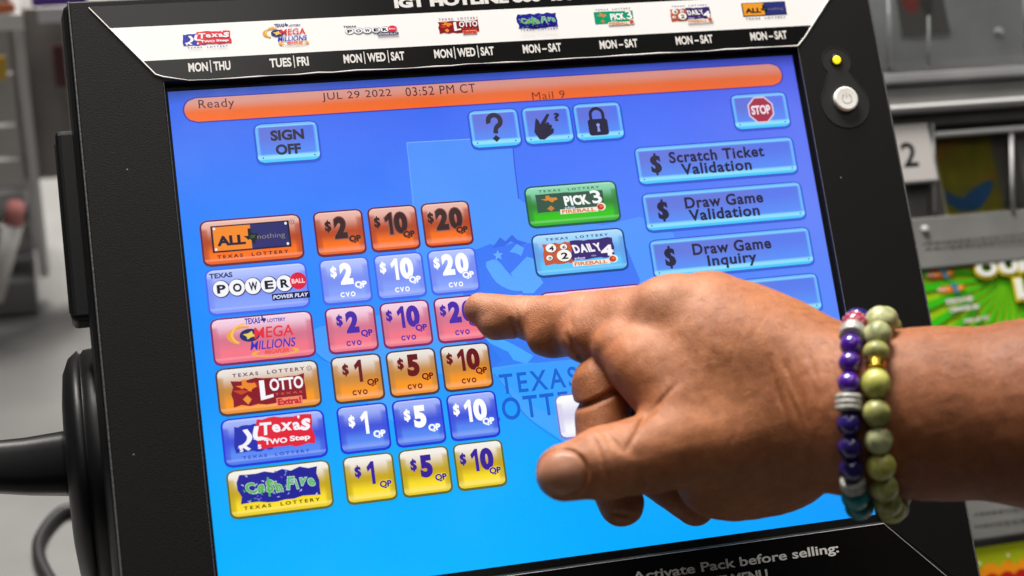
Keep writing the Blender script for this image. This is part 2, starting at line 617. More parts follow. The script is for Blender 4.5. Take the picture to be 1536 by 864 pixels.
def logo_cash(a, tl='#3b3410'):
    rough_rect(a, -0.98, -0.65, 0.95, 0.98, '#232397', 12, 0.05)
    rd = random.Random(4)
    for _ in range(34):
        x, y = rd.uniform(-0.95, 0.92), rd.uniform(-0.6, 0.92)
        c = rd.choice(['#7d8fe0', '#4fae5e', '#c9d3f2', '#6b4fd0'])
        q = rd.uniform(0, 3)
        d = 0.05
        a.poly([(x - d * math.cos(q), y - 2 * d * math.sin(q)), (x + d * math.sin(q), y - d * math.cos(q)), (x + d * math.cos(q), y + 2 * d * math.sin(q))], c)
    a.jtext('CaSh', -0.84, 0.06, 0.12, 0.66, '#58b456', 0.045, rots=(8, -6, 0, 5), outline='#e9f6ea', ow=0.025, hs=(1, 0.75, 1.1, 1.0))
    a.rect(-0.30, -0.42, -0.25, 0.66, '#58b456')
    a.jtext('Five', 0.16, 0.86, 0.15, 0.66, '#66bb78', 0.045, rots=(-4, 5, -6, 5), outline='#eef4f6', ow=0.025, hs=(1.15, 0.95, 0.75, 0.75))
    tl_text(a, -0.9, tl, 1.85, 0.2)


def fireball(a, x, y, w):
    a.rect(x - w / 2, y - 0.17, x + w / 2 * 0.86, y + 0.18, '#f7ecdf')
    a.circle(x + w * 0.52, y + 0.16, 0.13, '#f7ecdf', ry=0.29)
    a.text('FIREBALL', x - 0.06, y, '#d9742c', 0.27, w * 0.82, 0.03)
    a.circle(x + w * 0.5, y + 0.14, 0.1, '#c23a22', ry=0.22)
    a.circle(x + w * 0.5 + 0.02, y + 0.18, 0.05, '#e8763a', ry=0.1)


def logo_pick(a, bgc='#3b5a4a', tl='#2f6a52'):
    rough_rect(a, -1, -0.55, 0.98, 0.78, bgc, 21, 0.012)
    a.push(-0.62, 0.4, 0.26, 0.26); a.poly(TEXAS_PTS, '#d98c3a'); a.pop()
    a.poly([(-0.6, -0.5), (-0.72, -0.3), (-0.6, -0.08), (-0.5, -0.3)], '#c9823a')
    a.jtext('PICK', -0.2, 0.55, 0.16, 0.72, '#fbfdfb', 0.05, rots=(2, 3, 4, 6), dy=0.0)
    a.text('3', 0.76, 0.3, '#fbfdfb', 0.98, 0.3, 0.02, rot=0.08)
    a.text('plus', -0.05, -0.36, '#bfe3f5', 0.2, 0.3, 0.03)
    fireball(a, 0.25, -0.62, 1.2)
    tl_text(a, 1.0, tl, 1.8, 0.17)


def logo_daily(a, tl='#22306f'):
    rough_rect(a, -1, -0.75, -0.18, 0.75, '#c85a38', 31, 0.03)
    rough_rect(a, -0.22, -0.6, 1.0, 0.82, '#3d2a72', 33, 0.03)
    for x, y, r, ch in ((-0.76, 0.4, 0.15, '4'), (-0.4, 0.42, 0.1, '6'), (-0.84, -0.3, 0.09, '0'), (-0.42, -0.22, 0.21, '2')):
        a.circle(x, y, r * 1.06, '#30203a', ry=r * 2.2)
        a.circle(x - 0.01, y + 0.02, r, '#fbf9f4', ry=r * 2.05)
        a.text(ch, x, y, '#1c1628', r * 2.3, r * 0.95, 0.035)
    a.jtext('DAILY', -0.16, 0.66, 0.2, 0.62, '#fbf9fb', 0.05, rots=(6, 4, 6, 6, 8), dy=0.0)
    a.text('4', 0.8, -0.1, '#fbf9fb', 0.8, 0.36, 0.05)
    a.text('plus', 0.0, -0.5, '#d6ccf0', 0.2, 0.3, 0.03)
    a.circle(0.4, -0.4, 0.08, '#8a86b0', ry=0.06)
    fireball(a, 0.35, -0.9, 1.15)
    tl_text(a, 1.05, tl, 1.8, 0.18)


def logo_all(a, org='#f58a25', navy='#2b2a6c', tl='#2a1a2c', screws=True):
    a.rect(-1.02, -0.72, 1.02, 0.94, '#1a1630')
    a.rect(-0.97, -0.62, 0.0, 0.86, org)
    a.rect(0.0, -0.62, 0.97, 0.86, navy)
    a.text('ALL', -0.52, -0.02, '#1d1430', 0.62, 0.74, 0.05)
    a.push(0.0, 0.12, 0.2, 0.5); a.poly(TEXAS_PTS, '#0f1a18'); a.pop()
    a.text('or', 0.05, 0.1, '#3d6a44', 0.2, 0.14, 0.02)
    a.text('nothing', 0.52, 0.02, '#8f8778', 0.4, 0.72, -0.005)
    if screws:
        for x in (-0.93, 0.93):
            for y in (-0.52, 0.76):
                a.circle(x, y, 0.035, '#f2eef0', 10, ry=0.09)
    tl_text(a, -1.0, tl, 1.85, 0.22)


# ------------------------------------------------------------------ the lottery terminal
term = thing('lottery_terminal', 'black countertop lottery terminal with a lit blue touch screen full of game buttons', 'terminal', F2W((2, -120, -70)) * (1, 1, 0))

XL, XR, YB, YT = -164.0, 168.5, -137.0, 134.5      # outer edge of the front face
LX, LB, LT, LZ = 131.6, -101.0, 100.2, 4.0         # inner lip


def ring4(x0, x1, y0, y1, z):
    return [(x0, y0, z), (x1, y0, z), (x1, y1, z), (x0, y1, z)]


# front frame: glass-side chamfer, flat face with mitres, bevelled outer rim
rings = [ring4(-130.3, 130.3, -97.8, 97.8, -0.6), ring4(-130.3, 130.3, -97.8, 97.8, 0.5), ring4(-LX + 0.3, LX - 0.3, LB + 0.35, LT - 0.3, 0.5), ring4(-LX, LX, LB, LT, LZ - 0.5),
         ring4(-LX - 0.35, LX + 0.35, LB - 0.35, LT + 0.35, LZ), ring4(XL + 0.7, XR - 0.7, YB + 0.7, YT - 0.7, LZ),
         ring4(XL, XR, YB, YT, LZ - 0.6), ring4(XL - 0.6, XR + 0.6, YB - 0.6, YT + 0.6, -1.2)]
b = MB()
b.loft(rings, False, False)
b.build('bezel', M_BEZEL, term)
for x0, x1, y0, y1, z1 in ((XL - 0.2, XL + 0.4, YB, YT, LZ + 0.3), (XR - 0.4, XR + 0.2, YB, YT, LZ + 0.3), (-LX - 0.1, -LX + 0.18, LB, LT, LZ + 0.1), (LX - 0.18, LX + 0.1, LB, LT, LZ + 0.1)):
    b = MB()                                        # the raised edge lines of the face, their glint put in as a paler colour
    b.box(x0, x1, y0, y1, LZ - 0.5, z1)
    b.build('edge_trim', M_GLINT, term, bevel=0.0002)

hs = MB()
hs.loft([ring4(XL - 0.8, XR + 0.8, YB - 0.8, YT + 0.8, -1.2), ring4(XL - 2.2, XR + 1.5, YB - 2, YT + 2, -5),
         ring4(XL - 3.2, XR + 2, YB - 2.5, YT + 2.5, -14), ring4(XL - 3.0, XR + 2, YB - 2.5, YT + 2.5, -34), ring4(XL + 12, XR - 12, YB + 16, YT - 12, -62)], False, True)
hs.build('housing', M_SHELL, term, bevel=0.0022, seg=3)

# slim side unit, tilt hub, lever and the foot behind
def box_at(px0, px1, py0, py1, z0, z1, r=0.0):
    p = P(px0, py0, (z0 + z1) / 2); q = P(px1, py1, (z0 + z1) / 2)
    return p[0], q[0], q[1], p[1], z0, z1


b = MB()
sy1, sy0 = P(110, 203, -20)[1], P(112, 488, -20)[1]
b.box(-173.5, -160, sy0, sy1, -29, -12)
o = b.build('side_reader', M_SHELL, term, bevel=0.0022, seg=3)
b = MB()
b.box(-174.1, -173.4, sy0 + 4, sy1 - 4, -24.5, -16.5)
b.build('reader_slot', M_GLOSS, o, bevel=0.0003)

hc = P(135, 700, -62)


def disc(b, cx, cy, cz, prof, n=48):
    """lathe about the x axis: prof = [(x offset, radius)]"""
    b.loft([[(cx + dx, cy + r * math.cos(t), cz + r * math.sin(t)) for t in np.linspace(0, 2 * math.pi, n, endpoint=False)] for dx, r in prof])


b = MB()
disc(b, -169, hc[1] - 2, -64, [(8, 46), (6, 48.5), (2, 49.5), (-2, 49), (-3, 47.6), (-3.6, 47.6), (-4.4, 49), (-8, 46), (-10.5, 40), (-11.6, 30), (-11.8, 10)])
hub = b.build('tilt_hub', M_SHELL, term, smooth=False)
hub.data.polygons.foreach_set('use_smooth', np.ones(len(hub.data.polygons), bool))
p0, p1, p2 = P(118, 694, -60), P(40, 700, -54), P(-95, 703, -44)
b = MB()
rings = []
for p, hy, hz in ((p0, 13.2, 12), (p0 * 0.7 + p1 * 0.3, 12.6, 11.5), (p1, 11.2, 9), (p1 * 0.6 + p2 * 0.4, 10.0, 8), (p2, 6.5, 6)):
    rings.append([(p[0], p[1] + hy * math.copysign(abs(math.sin(t)) ** 0.6, math.sin(t)) , p[2] + hz * math.copysign(abs(math.cos(t)) ** 0.7, math.cos(t))) for t in np.linspace(0, 2 * math.pi, 28, endpoint=False)])
b.loft(rings)
lv = b.build('tilt_lever', M_SHELL, term)
lv.data.polygons.foreach_set('use_smooth', np.ones(len(lv.data.polygons), bool))

b = MB(False)
fb = F2W((2, -60, -60))
rg = lambda cx, cy, hx, hy, z: [(cx - hx, cy - hy, z), (cx + hx, cy - hy, z), (cx + hx, cy + hy, z), (cx - hx, cy + hy, z)]
b.loft([rg(0.002, 0.045, 0.11, 0.085, 0.0), rg(0.002, 0.045, 0.11, 0.085, 0.012), rg(0.002, 0.045, 0.055, 0.04, 0.024), rg(0.002, 0.05, 0.05, 0.03, 0.12), rg(0.002, 0.055, 0.05, 0.02, 0.20)])
b.build('stand', M_SHELL, term, bevel=0.003)

# power button, its figure-eight recess and the yellow lamp
pb = np.array([148.6, 75.2]); ld = np.array([147.9, 92.8]); plc = np.array([148.5, 73.8])
a = Art(LZ + 0.06, 0.02)


def eight(r1, r2):
    pts = []
    for t in np.linspace(-math.pi * 0.5 - 2.25, -math.pi * 0.5 + 2.25, 30):
        pts.append((plc[0] + r2 * math.cos(t), plc[1] + r2 * math.sin(t)))
    for t in np.linspace(-0.75, math.pi + 0.75, 24):
        pts.append((ld[0] + r1 * math.cos(t), ld[1] - 0.4 + r1 * math.sin(t)))
    return pts


b = MB()
pts_o = eight(6.6, 11.0); pts_i = eight(6.2, 10.6)
n8 = len(pts_o)
b.loft([[(x, y, LZ - 0.3) for x, y in pts_o], [(x, y, LZ + 0.22) for x, y in pts_o], [(x, y, LZ + 0.22) for x, y in pts_i], [(x, y, LZ + 0.06) for x, y in pts_i]], False, True)
rec = b.build('button_recess', M_RECESS, term)


def lathe_z(b, x, y, prof, n=36):
    b.loft([[(x + r * math.cos(t), y + r * math.sin(t), z) for t in np.linspace(0, 2 * math.pi, n, endpoint=False)] for r, z in prof])


b = MB()
lathe_z(b, pb[0], pb[1], [(5.3, LZ), (5.3, LZ + 1.5), (5.1, LZ + 1.8), (4.6, LZ + 1.95), (3.0, LZ + 1.9), (1.0, LZ + 1.85)])
pbo = b.build('power_button', M_WHITEBTN, term, smooth=False)
a = Art(LZ + 1.98, 0.02)
a.ring(pb[0], pb[1], 1.95, 2.3, '#c2bdb6', 120, 420)
a.rect(pb[0] - 0.18, pb[1] + 0.6, pb[0] + 0.18, pb[1] + 2.7, '#c2bdb6')
a.build('power_symbol', M_PRINT, pbo)
b = MB()
lathe_z(b, ld[0], ld[1], [(2.6, LZ), (2.6, LZ + 0.5), (2.3, LZ + 0.55), (2.1, LZ + 0.1)])
b.build('lamp_socket', M_GLOSS, term)
b = MB()
lathe_z(b, ld[0] + 0.2, ld[1] + 0.1, [(1.75, LZ + 0.05), (1.7, LZ + 0.7), (1.2, LZ + 1.1), (0.4, LZ + 1.25)])
b.build('indicator_lamp', LED, term, smooth=True)

# header card (laminated, black / white / black) and lower card
CZ = LZ + 0.12
card = Art(CZ, 0.02)
K = '#101010'
hd = [(-157.0, 132.0), (-134.3, 103.6), (-122.0, 100.5), (131.6, 100.7), (135.2, 103.9), (160.0, 132.0)]
card.poly(hd[::-1][::-1], K)
wt, wb = 122.9, 109.0
xl = lambda y: -157.0 + (132.0 - y) * (22.7 / 28.4)
xr = lambda y: 160.0 - (132.0 - y) * (24.8 / 28.1)
card.poly([(xl(wb) + 0.1, wb), (xr(wb) - 0.1, wb), (xr(wt) - 0.1, wt), (xl(wt) + 0.1, wt)], '#fbfafa')
hcard = card.build('header_card', M_PRINT, term)
b = MB()                                            # bright cut edge of the laminate
rd = random.Random(7)
ed = [(-156.6, 131.6), (-134.3, 103.4), (-131.5, 102.3), (-122.0, 100.3)]
x = -122.0
while x < 130:
    x += rd.uniform(5, 12)
    ed.append((min(x, 131.5), 100.3 + rd.uniform(-0.22, 0.25)))
ed += [(135.4, 103.8), (159.9, 131.8)]
b.tube([(x, y, CZ + 0.02) for x, y in ed], [rd.choice((0.12, 0.18, 0.26, 0.34)) for _ in ed], 6)
b.build('laminate_edge', M_FILM, hcard)

L8 = [(-113.5, logo_two_step, 18.2, 6.2, 0), (-83.0, logo_mega, 15.5, 8.2, 0), (-49.6, logo_power, 20.4, 5.8, 0), (-13.2, logo_lotto, 17.6, 7.2, 0),
      (19.6, logo_cash, 17.2, 7.6, 0), (52.4, logo_pick, 17.0, 7.8, 0), (86.0, logo_daily, 17.6, 7.0, 0), (119.3, logo_all, 19.6, 7.2, 0)]
NM = ['two step dance', 'mega red and blue', 'five lettered balls', 'red lotto', 'purple and green cash', 'green pick three', 'purple and orange daily four', 'orange and navy']
for (x, fn, w, h, r), nm_ in zip(L8, NM):
    a = Art(CZ + 0.08, 0.012)
    a.push(x, 116.6 + (0.4 if fn is logo_all else 0), w / 2, h / 2)
    if fn is logo_pick:
        fn(a, '#0e9c74', '#5a4a55')
    elif fn is logo_all:
        fn(a, '#f0a02c', '#2c3480', '#4a4660', False)
    elif fn in (logo_cash, logo_two_step, logo_daily, logo_mega):
        fn(a, '#3b3b8c')
    else:
        fn(a, '#7a3350' if fn is logo_lotto else '#333344')
    a.pop()
    a.build('game_emblem', M_PRINT, hcard, nm_ + ' emblem printed on the white strip')
for x, w, s in ((-113.7, 16.0, 'MON|THU'), (-83.0, 15.2, 'TUES|FRI'), (-49.4, 24.4, 'MON|WED|SAT'), (-12.8, 24.6, 'MON|WED|SAT'), (19.7, 16.2, 'MON – SAT'),
                (52.5, 16.4, 'MON – SAT'), (85.7, 16.4, 'MON – SAT'), (119.2, 16.6, 'MON – SAT')):
    a = Art(CZ + 0.08, 0.012)
    ws = s.split('|')
    if len(ws) == 1:
        a.text(s, x, 105.4, '#ece9e6', 3.7, w, 0.032)
    else:
        n_ = [glyph_mesh(q, 0.032, 0.0, 1.0)[0] for q in ws]
        wd = [np.ptp(q[:, 0]) for q in n_]
        gap = 2.2
        k = (w - gap * (len(ws) - 1)) / sum(wd)
        cx = x - w / 2
        for q, wq in zip(ws, wd):
            a.text(q, cx + wq * k / 2, 105.4, '#ece9e6', 3.7, wq * k, 0.032)
            cx += wq * k
            if q is not ws[-1]:
                a.rect(cx + gap / 2 - 0.16, 102.9, cx + gap / 2 + 0.16, 108.0, '#ece9e6')
            cx += gap
    a.build('day_lettering', M_PRINT, hcard)
a = Art(CZ + 0.08, 0.012)
a.text('IGT HOTLINE 800-438-7111', 7.5, 127.6, '#ece9e6', 4.4, 92, 0.06)
a.build('hotline_lettering', M_PRINT, hcard)

card = Art(CZ, 0.02)
card.poly([(-157, -132), (160, -132), (131.0, -101.6), (-131.0, -101.6)], '#0d0d0d')
lcard = card.build('instruction_card', M_PRINT, term)
b = MB()
b.tube([(-156, -131, CZ), (-131, -101.6, CZ), (131.0, -101.6, CZ), (159, -131, CZ)], 0.1, 6)
b.build('laminate_edge', M_FILM, lcard)
a = Art(CZ + 0.08, 0.012)
a.text('Activate Pack before selling:', 66.8, -109.0, '#f4f2ee', 4.8, 86, 0.02)
a.text('PRINT MENU', 62.5, -114.6, '#f4f2ee', 3.9, 32, 0.035)
a.build('card_lettering', M_PRINT, lcard)
for q in (((XR - 1, YB + 1), (131.8, -101.4)), ((XL + 1, YB + 1), (-131.8, -101.4))):
    b = MB()                                        # mitre grooves between the frame's faces
    b.tube([(q[0][0], q[0][1], LZ + 0.02), (q[1][0], q[1][1], LZ + 0.02)], 0.16, 6)
    b.build('mitre_seam', M_GLOSS, term)

# ------------------------------------------------------------------ the picture on the screen
BGC = {(0, 0): '#3866ea', (.33, 0): '#4066ea', (.66, 0): '#4866ec', (1, 0): '#4a56de',
       (0, .12): '#3876f6', (.33, .12): '#4474f8', (.66, .12): '#4c74fa', (1, .12): '#6076f4',
       (0, .33): '#2288ff', (.33, .33): '#3c86ff', (.66, .33): '#5284fe', (1, .33): '#6884f8',
       (0, .6): '#0d94ff', (.33, .6): '#2c98ff', (.66, .6): '#3c8cff', (1, .6): '#5a8cff',
       (0, .8): '#00aaff', (.33, .8): '#0aaeff', (.66, .8): '#12a8ff', (1, .8): '#2498ff',
       (0, 1): '#00b6ff', (.33, 1): '#00b4ff', (.66, 1): '#04aaff', (1, 1): '#0a9cff'}
BU, BV = [0, .33, .66, 1], [0, .12, .33, .6, .8, 1]
BL = np.array([[lin(BGC[(u, v)]) for u in BU] for v in BV])


def bg_col(x, y):
    u = min(1, max(0, (x + 130) / 260)); v = min(1, max(0, (97.5 - y) / 195))
    i = min(2, max(0, int(np.searchsorted(BU, u)) - 1)); j = min(4, max(0, int(np.searchsorted(BV, v)) - 1))
    a_ = sm((u - BU[i]) / (BU[i + 1] - BU[i])); b_ = (v - BV[j]) / (BV[j + 1] - BV[j])
    return (BL[j, i] * (1 - a_) + BL[j, i + 1] * a_) * (1 - b_) + (BL[j + 1, i] * (1 - a_) + BL[j + 1, i + 1] * a_) * b_


def tinted(a, pts, k, dens=4.0):
    """polygon of the wallpaper: local background colour pulled towards colour k (rgb hex, amount)"""
    pts = np.asarray(pts, float)
    # cut into thin rows so that it follows the wallpaper's gradient
    tri = tessellate_polygon([[Vector((p[0], p[1], 0)) for p in pts]])
    kc = lin(k[0])
    V, F_, C_ = [], [], []
    for t in tri:
        A_, B_, D_ = (pts[i] for i in t)
        if np.cross(B_ - A_, D_ - A_) < 0:
            B_, D_ = D_, B_
        n = int(max(1, min(10, max(np.linalg.norm(B_ - A_), np.linalg.norm(D_ - A_), np.linalg.norm(D_ - B_)) / dens)))
        idx = {}
        for i in range(n + 1):
            for j in range(n + 1 - i):
                p = A_ + (B_ - A_) * i / n + (D_ - A_) * j / n
                idx[(i, j)] = len(V)
                V.append(p); C_.append(mix(bg_col(*p), kc, k[1]))
        for i in range(n):
            for j in range(n - i):
                F_.append((idx[(i, j)], idx[(i + 1, j)], idx[(i, j + 1)]))
                if i + j < n - 1:
                    F_.append((idx[(i + 1, j)], idx[(i + 1, j + 1)], idx[(i, j + 1)]))
    a.raw(V, F_, C_)


wp = Art(0.0, 0.012)
xs, ys = np.linspace(-130.2, 130.2, 40), np.linspace(97.6, -97.6, 36)
wp.raw([(x, y) for y in ys for x in xs], [(j * 40 + i, (j + 1) * 40 + i, (j + 1) * 40 + i + 1, j * 40 + i + 1) for j in range(35) for i in range(39)],
       [bg_col(x, y) * (0.45 if y > 97.4 else 1) for y in ys for x in xs])
S_ = lambda px, py: tuple(P(px, py, 0)[:2])
# the pale state map behind the buttons
tx = [S_(610, 214), S_(768, 205), S_(778, 298), S_(792, 308), S_(815, 318), S_(850, 330), S_(905, 338), S_(960, 325), S_(1010, 350), S_(1030, 420),
      S_(1060, 470), S_(1050, 560), S_(980, 640), S_(930, 680), S_(880, 690), S_(835, 655), S_(790, 625), S_(740, 562), S_(640, 560), S_(600, 640), S_(560, 610), S_(450, 505), S_(480, 490), S_(632, 460)]
tinted(wp, tx, ('#5fb0ff', 0.42))
wp.line([S_(610, 214), S_(690, 209.5), S_(768, 205)], 0.3, '#7fb4ff')
wp.line([S_(610, 214), S_(620, 300), S_(632, 460)], 0.3, '#6aa8ff')
wp.line([S_(768, 205), S_(772, 250), S_(778, 298)], 0.45, '#3a55d8')
wp.line(catmull([S_(440, 500), S_(462, 515), S_(480, 535), S_(520, 560)], 5), 0.4, '#1f78e0')
wp.line(catmull([S_(740, 560), S_(760, 585), S_(790, 625), S_(830, 655), S_(900, 700)], 6), 0.45, '#2a86ee')
# dark band with tossed hat, star and rearing figure
dk = [S_(690, 372), S_(715, 374), S_(735, 366), S_(752, 371), S_(775, 362), S_(800, 366), S_(850, 372), S_(940, 372), S_(960, 420), S_(940, 540), S_(870, 546), S_(790, 544), S_(735, 552), S_(700, 520)]
tinted(wp, dk, ('#3f66f0', 0.45))
tinted(wp, [S_(738, 372), S_(750, 356), S_(758, 362), S_(768, 352), S_(776, 360), S_(790, 364), S_(780, 368), S_(766, 362), S_(756, 370)], ('#3557dc', 0.6))
lt = ('#62b2ff', 0.75)
tinted(wp, catmull([S_(729, 393), S_(745, 390), S_(765, 412), S_(790, 432), S_(770, 436), S_(745, 424), S_(729, 400)], 3), lt)
tinted(wp, [S_(766, 410), S_(790, 385), S_(800, 388), S_(806, 410), S_(815, 424), S_(800, 440), S_(785, 440)], lt)
tinted(wp, [S_(764, 378), S_(775, 366), S_(786, 372), S_(782, 384), S_(774, 380)], lt)
sc_ = S_(747, 383)
wp.star(sc_[0], sc_[1], 2.2, '#6cb0ff')
tinted(wp, [S_(700, 478), S_(730, 500), S_(760, 512), S_(776, 520), S_(800, 534), S_(790, 546), S_(770, 540), S_(762, 528), S_(735, 515)], ('#52b4ff', 0.7))
tinted(wp, [S_(700, 486), S_(722, 498), S_(735, 518), S_(752, 540), S_(735, 556), S_(720, 540)], ('#3a5ae8', 0.5))
tinted(wp, [S_(735, 556), S_(800, 545), S_(870, 538), S_(940, 532), S_(960, 560), S_(940, 600), S_(880, 640), S_(800, 610)], ('#4ab2ff', 0.35))
wp.text('TEXAS', -0.6, -28.9, '#1a66d6', 8.0, 31.5, 0.014, space=1.25)
wp.text('LOTTERY', 1.0, -38.6, '#1a64d6', 8.8, 46.5, 0.014, space=1.2)
screen = wp.build('screen', M_DISPLAY, term)
ZB = wp.z + 0.02


def glossy(a, x0, y0, x1, y1, top, mid, bot, edge, r=1.8):
    T_, M_, B_, E_ = lin(top), lin(mid), lin(bot), lin(edge)
    a.rrect(x0 - 0.75, y0 - 1.0, x1 + 0.75, y1 + 0.6, r + 0.7, edge)
    Wd = x1 - x0

    def fn(u, v, l, rr, t, bb):
        s = min(l, rr)
        if v < 0.5:
            c = mix(T_, M_, sm((v - 0.06) / 0.42))
        else:
            c = mix(M_, B_, sm((v - 0.5) / 0.3))
        # the sheen stops in an arc at the sides
        if s < 2.6 and v > 0.16:
            c = mix(c, mix(M_, E_, 0.12), 0.75 * (1 - sm((s - 1.2) / 1.2)))
        if bb < 2.0:
            c = mix(c, mix(B_, np.array([1, 1, 1]), 0.22), 0.55) if bb > 0.9 else mix(B_, M_, 0.35)
        if t < 0.7:
            c = mix(c, np.array([1, 1, 1]), 0.22)
        return c
    a.rrect(x0, y0, x1, y1, r, fn, 13, 18)


def cyan_button(a, x0, y0, x1, y1, r=2.4):
    a.rrect(x0 - 0.7, y0 - 1.2, x1 + 0.7, y1 + 0.5, r + 0.7, lambda u, v, *d: mix(bg_col(x0 + u * (x1 - x0), y1 - v * (y1 - y0)), lin('#1c3cb8'), 0.62), 9, 12)
    rim_t, rim_s, rim_b, hi = lin('#6cb8ff'), lin('#46a4ff'), lin('#4ccaff'), lin('#b4f0ff')
    f0, f1 = lin('#6c78d2'), lin('#5c98fa')

    def fn(u, v, l, rr, t, bb):
        s = min(l, rr)
        face = mix(f0, f1, sm((v - 0.3) / 0.6)) if u < 0.72 else mix(lin('#5c78e8'), f1, sm((v - 0.2) / 0.7))
        if bb < 2.6:
            return mix(rim_b, hi, 0.55 if 1.3 < bb else 0.0)
        if t < 1.4:
            return mix(rim_t, hi, 0.45 if 0.5 < t < 1.2 else 0.0)
        if s < 1.5:
            return mix(rim_s, hi, 0.3 if 0.5 < s < 1.2 else 0.0)
        return mix(face, bg_col(x0 + u * (x1 - x0), y1 - v * (y1 - y0)), 0.3)
    a.rrect(x0, y0, x1, y1, r, fn, 16, 20)
    for x in (x0 + 2.0, x1 - 2.0):
        a.circle(x, y0 + 1.9, 0.32, '#1f5fb0', 8)


INK = '#2b2740'
ROWT = [45.2 - 19.05 * i for i in range(6)]
COLX = [(-79.8, -61.9), (-58.6, -40.6), (-37.4, -19.3)]
ROWS = [
    ('orange', ('#ecb8aa', '#b8481a', '#ff7414', '#6a2440'), '#3b1d1a', '#8e5a55', ('2', '10', '20'), False, logo_all, 'all or nothing'),
    ('pale blue', ('#b4c4ff', '#7a90f4', '#88a4ff', '#4468ee'), '#ffffff', None, ('2', '10', '20'), True, logo_power, 'power'),
    ('pink', ('#f6cfe2', '#d8768e', '#f8788a', '#7a2a68'), '#4a2aa8', None, ('2', '10', '20'), True, logo_mega, 'mega'),
    ('amber', ('#ece4dc', '#c98a3c', '#ff9a1e', '#4a3a48'), '#6a1418', None, ('1', '5', '10'), True, logo_lotto, 'lotto'),
    ('royal blue', ('#a4b4fa', '#3f54dc', '#5a8cf6', '#2038d4'), '#ffffff', None, ('1', '5', '10'), False, logo_two_step, 'two step'),
    ('yellow', ('#f6f0e8', '#c8a818', '#ffe22a', '#5c6a34'), '#3a1f9a', None, ('1', '5', '10'), False, logo_cash, 'cash')]
for ri, (cn, cols4, ink, halo, vals, cvo, lg, gname) in enumerate(ROWS):
    y1 = ROWT[ri] - 0.3
    y0 = y1 - 16.6
    a = Art(ZB, 0.012)
    glossy(a, -123.0, y0, -86.0, y1, *cols4, r=2.2)
    ym = (y0 + y1) / 2
    if lg is logo_power:
        a.push(-104.2, ym + 0.6, 17.3, 7.6)
    elif lg is logo_mega:
        a.push(-104.6, ym - 0.1, 11.5, 6.9)
    elif lg is logo_all:
        a.push(-104.8, ym + 0.6, 14.6, 6.3)
    elif lg is logo_lotto:
        a.push(-104.0, ym - 0.6, 14.6, 7.1)
    elif lg is logo_two_step:
        a.push(-104.5, ym + 1.0, 14.6, 6.6)
    else:
        a.push(-104.5, ym + 0.4, 15.2, 6.6)
    lg(a)
    a.pop()
    if ri in (0, 3):
        a.ring(-88.8, y1 - 2.6, 0.75, 0.95, '#5a2a30', n=14)
        a.text('R', -88.8, y1 - 2.6, '#5a2a30', 0.8, 0.6)
    a.build('touch_button', M_DISPLAY, screen, 'wide %s button with the %s game emblem' % (cn, gname))
    for (x0, x1), val in zip(COLX, vals):
        a = Art(ZB, 0.012)
        glossy(a, x0, y0, x1, y1, *cols4)
        xm = (x0 + x1) / 2
        up = 1.4 if cvo else 0.6
        if halo:
            a.num(val, xm + (0.5 if len(val) == 1 else 1.0), ym + up + 1.3, halo, 8.6, 0.085, 0.9)
        nx = xm + (0.5 if len(val) == 1 else 1.0)
        a.dollar(xm - (4.3 if len(val) == 1 else 6.3), ym + up + 2.2, 5.0, ink, 0.06)
        a.num(val, nx, ym + up + 1.3, ink, 8.6, 0.065)
        a.text('QP', xm + 5.6, ym + up - 3.6, ink, 3.4, 5.0, 0.05, outline={'orange': '#b0502e'}.get(cn, cols4[2] if not cn.startswith('royal') else cols4[2]), ow=0.06)
        if cvo:
            a.text('CVO', xm + 0.2, ym - 5.5, ink, 2.0, 5.8, 0.05, space=1.5)
        a.build('touch_button', M_DISPLAY, screen, '%s button for a %s dollar quick pick' % (cn, {'1': 'one', '2': 'two', '5': 'five', '10': 'ten', '20': 'twenty'}[val]))

# the two emblem buttons in the middle, and the ones the hand half hides
a = Art(ZB, 0.012)
glossy(a, 5.2, 32.6, 42.6, 48.4, '#8fd8b4', '#3a8a3c', '#3ac81e', '#1f5a4e', r=2.2)
a.push(23.2, 41.0, 14.2, 5.6); logo_pick(a); a.pop()
a.build('touch_button', M_DISPLAY, screen, 'green pick three button')
a = Art(ZB, 0.012)
glossy(a, 5.2, 12.4, 42.6, 28.6, '#a8dcff', '#6aa8f0', '#5cc8ff', '#1c4a90', r=2.2)
a.push(23.4, 20.8, 14.6, 5.6); logo_daily(a); a.pop()
a.build('touch_button', M_DISPLAY, screen, 'light blue daily four button')
a = Art(ZB, 0.012)
glossy(a, 5.2, -9.8, 46.8, 5.0, '#f6c0dc', '#d8768e', '#f8788a', '#7a2a68', r=2.2)
a.build('touch_button', M_DISPLAY, screen, 'pink button mostly hidden by the pointing hand')
a = Art(ZB, 0.012)
glossy(a, 5.2, -52.2, 42.0, -36.0, '#ffffff', '#dcd8f0', '#fbfaff', '#7c86d8', r=2.2)
a.build('touch_button', M_DISPLAY, screen, 'white button half hidden by the thumb')

